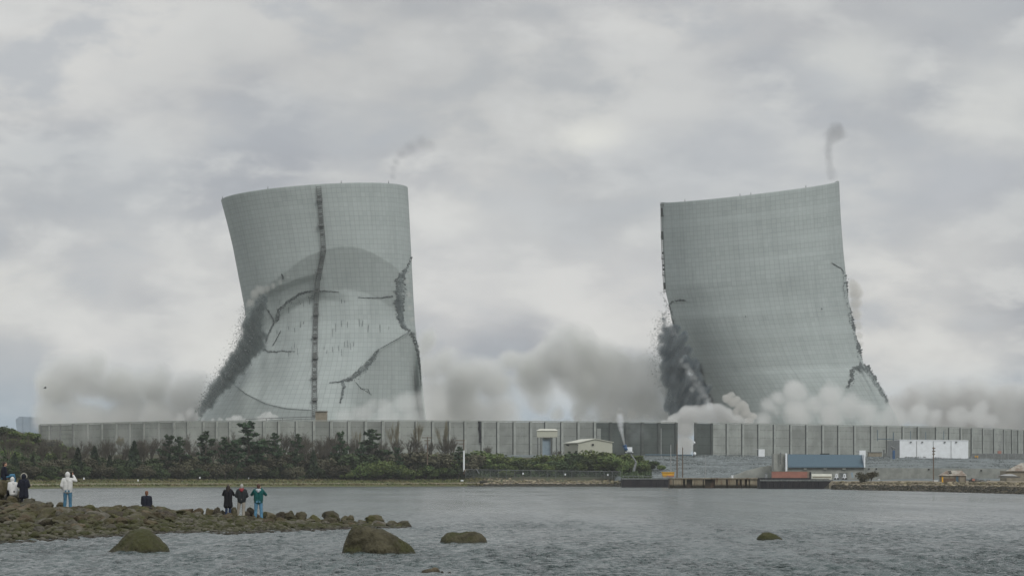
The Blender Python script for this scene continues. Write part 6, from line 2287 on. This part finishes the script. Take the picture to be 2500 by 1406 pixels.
def person(label, px, py, d, height, arms=('down', 'down'), legs='stand', top='c_grey', long_top=False, bottom='c_jeans', hair='h_dark', hood=None, fur=False, scarf=None, collar=None,
           shoes='c_shoe', spread=0.10, feet=None, rz=0.0, long_hair=False, holds=False, lean=0.0):
    k = height / 1.76
    root = empty('person', at(px, py, d), label, 'person', 'people watching from the spit', rz)
    J = {}
    sit = legs == 'sit'
    dz = -0.83 if sit else 0.0             # seated: the pelvis comes down to the seat

    def vec(x, y, z):
        v = Vector((x, y, z + dz))
        v.y += lean * (z - 0.9)
        return v * k
    for s, nm in ((-1, 'L'), (1, 'R')):
        a = ARM[arms[0 if s < 0 else 1]]
        J['sh' + nm] = vec(s * .19, 0, 1.43)
        J['el' + nm] = vec(s * a[0][0], a[0][1], a[0][2])
        J['wr' + nm] = vec(s * a[1][0], a[1][1], a[1][2])
        J['hip' + nm] = vec(s * .095, 0, .93)
        if sit:
            J['kn' + nm] = Vector((s * .15, .46, .24)) * k
            J['an' + nm] = Vector((s * .15, .52, -.18)) * k
        else:
            fx = s * spread if feet is None else feet[0 if s < 0 else 1][0]
            fy = 0 if feet is None else feet[0 if s < 0 else 1][1]
            J['kn' + nm] = Vector((lerp(s * .095, fx, .55), fy * .4 + .02, .50)) * k
            J['an' + nm] = Vector((fx, fy - .02, .085)) * k
    head = vec(0, .035, 1.635)

    def smooth(m, name, mat, vox, parent=root):
        o = m.build(name, MT[mat])
        r_ = o.modifiers.new('merge', 'REMESH')
        r_.mode = 'VOXEL'
        r_.voxel_size = vox * k
        r_.use_smooth_shade = True
        sm = o.modifiers.new('smooth', 'SMOOTH')
        sm.factor = 0.5
        sm.iterations = 3
        o.parent = parent
        return o
    # the body: one continuous surface, with head, ears, nose, hands and fingers
    b = MB()
    b.ell(head, (.077 * k, .096 * k, .115 * k), 18, 12)
    b.ell(head + Vector((0, .03, -.06)) * k, (.058 * k, .07 * k, .07 * k), 14, 10)
    b.capsule(head + Vector((0, .088, -.005)) * k, head + Vector((0, .108, -.03)) * k, .014 * k, .018 * k)
    b.ell(head + Vector((0, .09, -.065)) * k, (.026 * k, .014 * k, .010 * k), 8, 6)
    for s in (-1, 1):
        b.ell(head + Vector((s * .078, -.005, -.015)) * k, (.014 * k, .026 * k, .034 * k), 8, 6)
        b.ell(head + Vector((s * .03, .084, .01)) * k, (.016 * k, .012 * k, .011 * k), 8, 6)
    b.capsule(vec(0, -.01, 1.40), head + Vector((0, -.02, -.06)) * k, .062 * k, .056 * k)
    for s in (-1, 1):
        b.capsule(vec(s * .06, 0, .96), vec(s * .085, 0, 1.34), .105 * k, .115 * k)
    b.capsule(J['shL'], J['shR'], .06 * k)
    for s, nm in ((-1, 'L'), (1, 'R')):
        b.capsule(J['sh' + nm], J['el' + nm], .052 * k, .042 * k)
        b.capsule(J['el' + nm], J['wr' + nm], .042 * k, .028 * k)
        b.capsule(J['hip' + nm], J['kn' + nm], .088 * k, .056 * k)
        b.capsule(J['kn' + nm], J['an' + nm], .054 * k, .036 * k)
        b.capsule(J['an' + nm] + Vector((0, -.03, -.045)) * k, J['an' + nm] + Vector((0, .15, -.055)) * k, .036 * k, .028 * k)
        # hand: palm, four bent fingers, thumb
        w = J['wr' + nm]
        fd = (w - J['el' + nm]).normalized()
        across = Vector((0, 1, 0)) if abs(fd.y) < .8 else Vector((0, 0, 1))
        across = (across - fd * across.dot(fd)).normalized()
        curl = fd.cross(across) * (-s)
        pc = w + fd * .05 * k
        b.capsule(w + across * .018 * k, w + fd * .075 * k + across * .022 * k, .022 * k, .021 * k)
        b.capsule(w - across * .018 * k, w + fd * .072 * k - across * .022 * k, .022 * k, .020 * k)
        for q, ln in ((-.033, .058), (-.011, .072), (.011, .076), (.033, .066)):
            f0 = w + fd * .085 * k + across * q * k
            f1 = f0 + (fd * .75 + curl * .5).normalized() * ln * .55 * k
            f2 = f1 + (fd * .35 + curl * .9).normalized() * ln * .5 * k
            b.capsule(f0, f1, .0098 * k, .009 * k, 8, 3)
            b.capsule(f1, f2, .009 * k, .008 * k, 8, 3)
        t0 = w + fd * .025 * k + across * .03 * k
        b.capsule(t0, t0 + (fd * .6 + across * .7 + curl * .3).normalized() * .055 * k, .012 * k, .009 * k, 8, 3)
    body = smooth(b, 'body', 'skin', 0.0105)
    # trousers
    t = MB()
    for s, nm in ((-1, 'L'), (1, 'R')):
        t.capsule(J['hip' + nm] + Vector((0, 0, .05)) * k, J['kn' + nm], .112 * k, .078 * k)
        e = J['an' + nm] + Vector((0, 0, .0)) * k
        t.capsule(J['kn' + nm], e, .078 * k, .072 * k)
    t.capsule(J['hipL'] + Vector((0, 0, .06)) * k, J['hipR'] + Vector((0, 0, .06)) * k, .118 * k)
    tr = smooth(t, 'trousers', bottom, 0.016)
    if bottom.startswith('c_jeans') and not long_top:
        for s in (-1, 1):
            pk = MB().box(J['hipL'].lerp(J['hipR'], .5) + Vector((s * .07, -.118, -.02)) * k, (.09 * k, .02 * k, .10 * k)).build('back_pocket', MT[bottom], tr)
    for s, nm in ((-1, 'L'), (1, 'R')):
        sh = MB().capsule(J['an' + nm] + Vector((0, -.05, -.04)) * k, J['an' + nm] + Vector((0, .17, -.05)) * k, .048 * k, .038 * k)
        smooth(sh, 'shoe', shoes, 0.014)
    # jacket or coat
    j = MB()
    for s in (-1, 1):
        j.capsule(vec(s * .085, 0, .98), vec(s * .10, 0, 1.33), .140 * k, .138 * k)
        if long_top:
            if sit:
                j.capsule(vec(s * .1, 0, .9), vec(s * .11, .2, .9), .15 * k)
            else:
                j.capsule(vec(s * .08, 0, .98), Vector((s * .105, 0, .62)) * k, .140 * k, .155 * k)
    j.capsule(J['shL'] * .93 + J['shR'] * .07, J['shR'] * .93 + J['shL'] * .07, .088 * k)
    j.capsule(vec(0, -.01, 1.40), vec(0, 0, 1.475), .10 * k, .075 * k)
    for s, nm in ((-1, 'L'), (1, 'R')):
        j.capsule(J['sh' + nm], J['el' + nm], .082 * k, .072 * k)
        j.capsule(J['el' + nm], J['el' + nm].lerp(J['wr' + nm], .97), .072 * k, .05 * k)
    jk = smooth(j, 'coat' if long_top else 'jacket', top, 0.016)
    if not long_top:
        hem = MB().capsule(vec(-.085, 0, .90), vec(.085, 0, .90), .128 * k)
        h_ = smooth(hem, 'hem', top, 0.016, jk)
    if hood:
        h = MB()
        h.ell(head + Vector((0, -.03, .01)) * k, (.118 * k, .125 * k, .15 * k), 18, 12)
        h.capsule(head + Vector((0, -.035, -.1)) * k, vec(0, -.02, 1.42), .10 * k, .115 * k)
        smooth(h, 'hood', hood, 0.016)
        if fur:
            f = MB()
            prev = None
            for q in range(21):
                a = -0.35 + (math.pi + 0.7) * q / 20
                p = head + Vector((math.cos(a) * .150, -.005, math.sin(a) * .165 + .005)) * k
                if prev:
                    f.capsule(prev, p, (.03 + .006 * math.sin(q * 2.7)) * k)
                prev = p
            smooth(f, 'fur_trim', 'c_fur', 0.015)
    else:
        h = MB()
        h.ell(head + Vector((0, -.022, .028)) * k, (.088 * k, .098 * k, .105 * k), 18, 12)
        h.capsule(head + Vector((0, -.05, -.02)) * k, head + Vector((0, -.06, -.22 if long_hair else -.07)) * k, .08 * k, .085 * k if long_hair else .06 * k)
        if long_hair:
            for s in (-1, 1):
                h.capsule(head + Vector((s * .06, -.03, .0)) * k, head + Vector((s * .085, -.03, -.22)) * k, .05 * k, .05 * k)
        smooth(h, 'hair', hair, 0.014)
    if scarf:
        smooth(MB().capsule(vec(-.05, -.02, 1.475), vec(.05, -.02, 1.475), .09 * k).capsule(vec(0, -.05, 1.47), vec(0, -.1, 1.42), .07 * k), 'scarf', scarf, 0.016)
    if collar:
        smooth(MB().capsule(vec(-.075, -.085, 1.465), vec(.075, -.085, 1.465), .062 * k).capsule(vec(0, -.105, 1.46), vec(0, -.115, 1.40), .07 * k), 'hood', collar, 0.016)
    if holds:                              # a small camera held to the eyes: a thing of its own
        c = (J['wrL'] + J['wrR']) / 2 + Vector((0, .07, .05)) * k
        cm = MB().box(c, (.12 * k, .05 * k, .075 * k)).tube(c + Vector((0, .02, 0)) * k, c + Vector((0, .085, 0)) * k, .03 * k, .028 * k, 12)
        o = cm.build('camera', MT['black_cloth'])
        o.matrix_world = root.matrix_basis if False else Matrix.Translation(root.location) @ Matrix.Rotation(rz, 4, 'Z')
        tag(o, 'small black camera held up by the ' + holds, 'camera')
    return root


person('person in a white hooded sweatshirt and blue jeans, right arm raised', 165, 1246.5, 120.5, 1.77, ('pocket', 'side'), top='c_white', bottom='c_jeans', hood='c_white', spread=.135, shoes='c_shoe')
person('person in a long dark parka with a pale fur-trimmed hood', 58, 1240.5, 126, 1.64, ('front', 'front'), top='c_navy', long_top=True, bottom='c_black', hood='c_navy', fur=True, spread=.10)
person('reddish-haired person in dark clothes sitting on a dark boulder, seen from behind', 357.5, 1243, 126, 1.7, ('lap', 'lap'), legs='sit', top='c_navy', bottom='c_black', hair='h_red', lean=.08)
person('person in a long black coat and dark jeans, hands raised to the face', 557, 1261.5, 131, 1.6, ('camera_close', 'camera_close'), top='c_black', long_top=True, bottom='c_jeans_dark', hair='h_dark', long_hair=True, spread=.095, holds='person in the long black coat')
person('grey-haired person in a charcoal jacket, red scarf and beige trousers', 590, 1266, 131, 1.74, ('front', 'front'), top='c_grey', bottom='c_beige', hair='h_grey', scarf='c_red', shoes='c_shoe_pale', feet=((-.24, .12), (.10, -.05)))
person('brown-haired person in a teal jacket and light blue jeans, both elbows raised', 631, 1270, 131, 1.83, ('camera', 'camera'), top='c_teal', bottom='c_jeans_light', hair='h_brown', collar='c_lgrey', spread=.155, holds='person in the teal jacket')
person('dark-haired person in navy jacket and jeans sitting high on a boulder, left edge', 10, 1171, 129, 1.7, ('lap', 'lap'), legs='sit', top='c_navy', bottom='c_jeans', hair='h_dark', rz=-1.15)
person('person huddled in a white hooded jacket among boulders at the left edge', 33, 1208, 126.4, 1.62, ('lap', 'lap'), legs='sit', top='c_white', bottom='c_black', hood='c_white', rz=.5, lean=.25)
# bag by the seated pair
r = thing('shoulder_bag', 33, 1172, 130, 'dark navy bag beside the person seated high at the left edge', 'bag')
put(r, 'body', MB().ell(at(33, 1168, 130), (.15, .1, .1), 14, 10), 'c_navy', True)
put(r, 'handle', MB().tube(at(28, 1166, 130), at(31, 1162, 130), .015, n=6).tube(at(31, 1162, 130), at(35, 1162, 130), .015, n=6).tube(at(35, 1162, 130), at(38, 1166, 130), .015, n=6), 'c_black')

# a gull in the distance
r = thing('bird', 110, 947, 420, 'small dark bird flying before the dust cloud at the left', 'bird')
c = at(110, 947, 420)
m = MB().ell(c, (.22, .09, .08), 12, 8).ell(c + Vector((-.2, 0, .05)), (.08, .06, .06), 10, 6)
for s, dz in ((-1, .12), (1, -.16)):
    a = c + Vector((0, 0, .03))
    b = a + Vector((.05 + .1 * (s < 0) - .12 * (s > 0), s * .25, .12))
    e = a + Vector((.22 * s * -1, s * .6, .1 + dz))
    m.add([a + Vector((.12, 0, 0)), a - Vector((.1, 0, 0)), b - Vector((.12, 0, 0)), b + Vector((.1, 0, 0)), e, a + Vector((0, 0, .025)), b + Vector((0, 0, .025))], [(0, 1, 2, 3), (3, 2, 4), (0, 3, 6, 5), (3, 4, 6), (1, 5, 6, 2), (2, 6, 4)])
put(r, 'body', m, 'steel')


# ------------------------------------------------------------------ the air between
def build_haze():
    k = NT('thin_haze')
    v = k.n('ShaderNodeVolumePrincipled')
    v.inputs['Color'].default_value = (0.93, 0.96, 0.96, 1)
    v.inputs['Density'].default_value = HAZE
    k.t.links.new(v.outputs[0], k.out.inputs['Volume'])
    k.m.cycles.homogeneous_volume = True
    o = MB().bb((-620, -60, -5.5), (620, 1480, 190)).build('haze', k.m)
    tag(o, kind='stuff')


HAZE = 0.00007
build_haze()
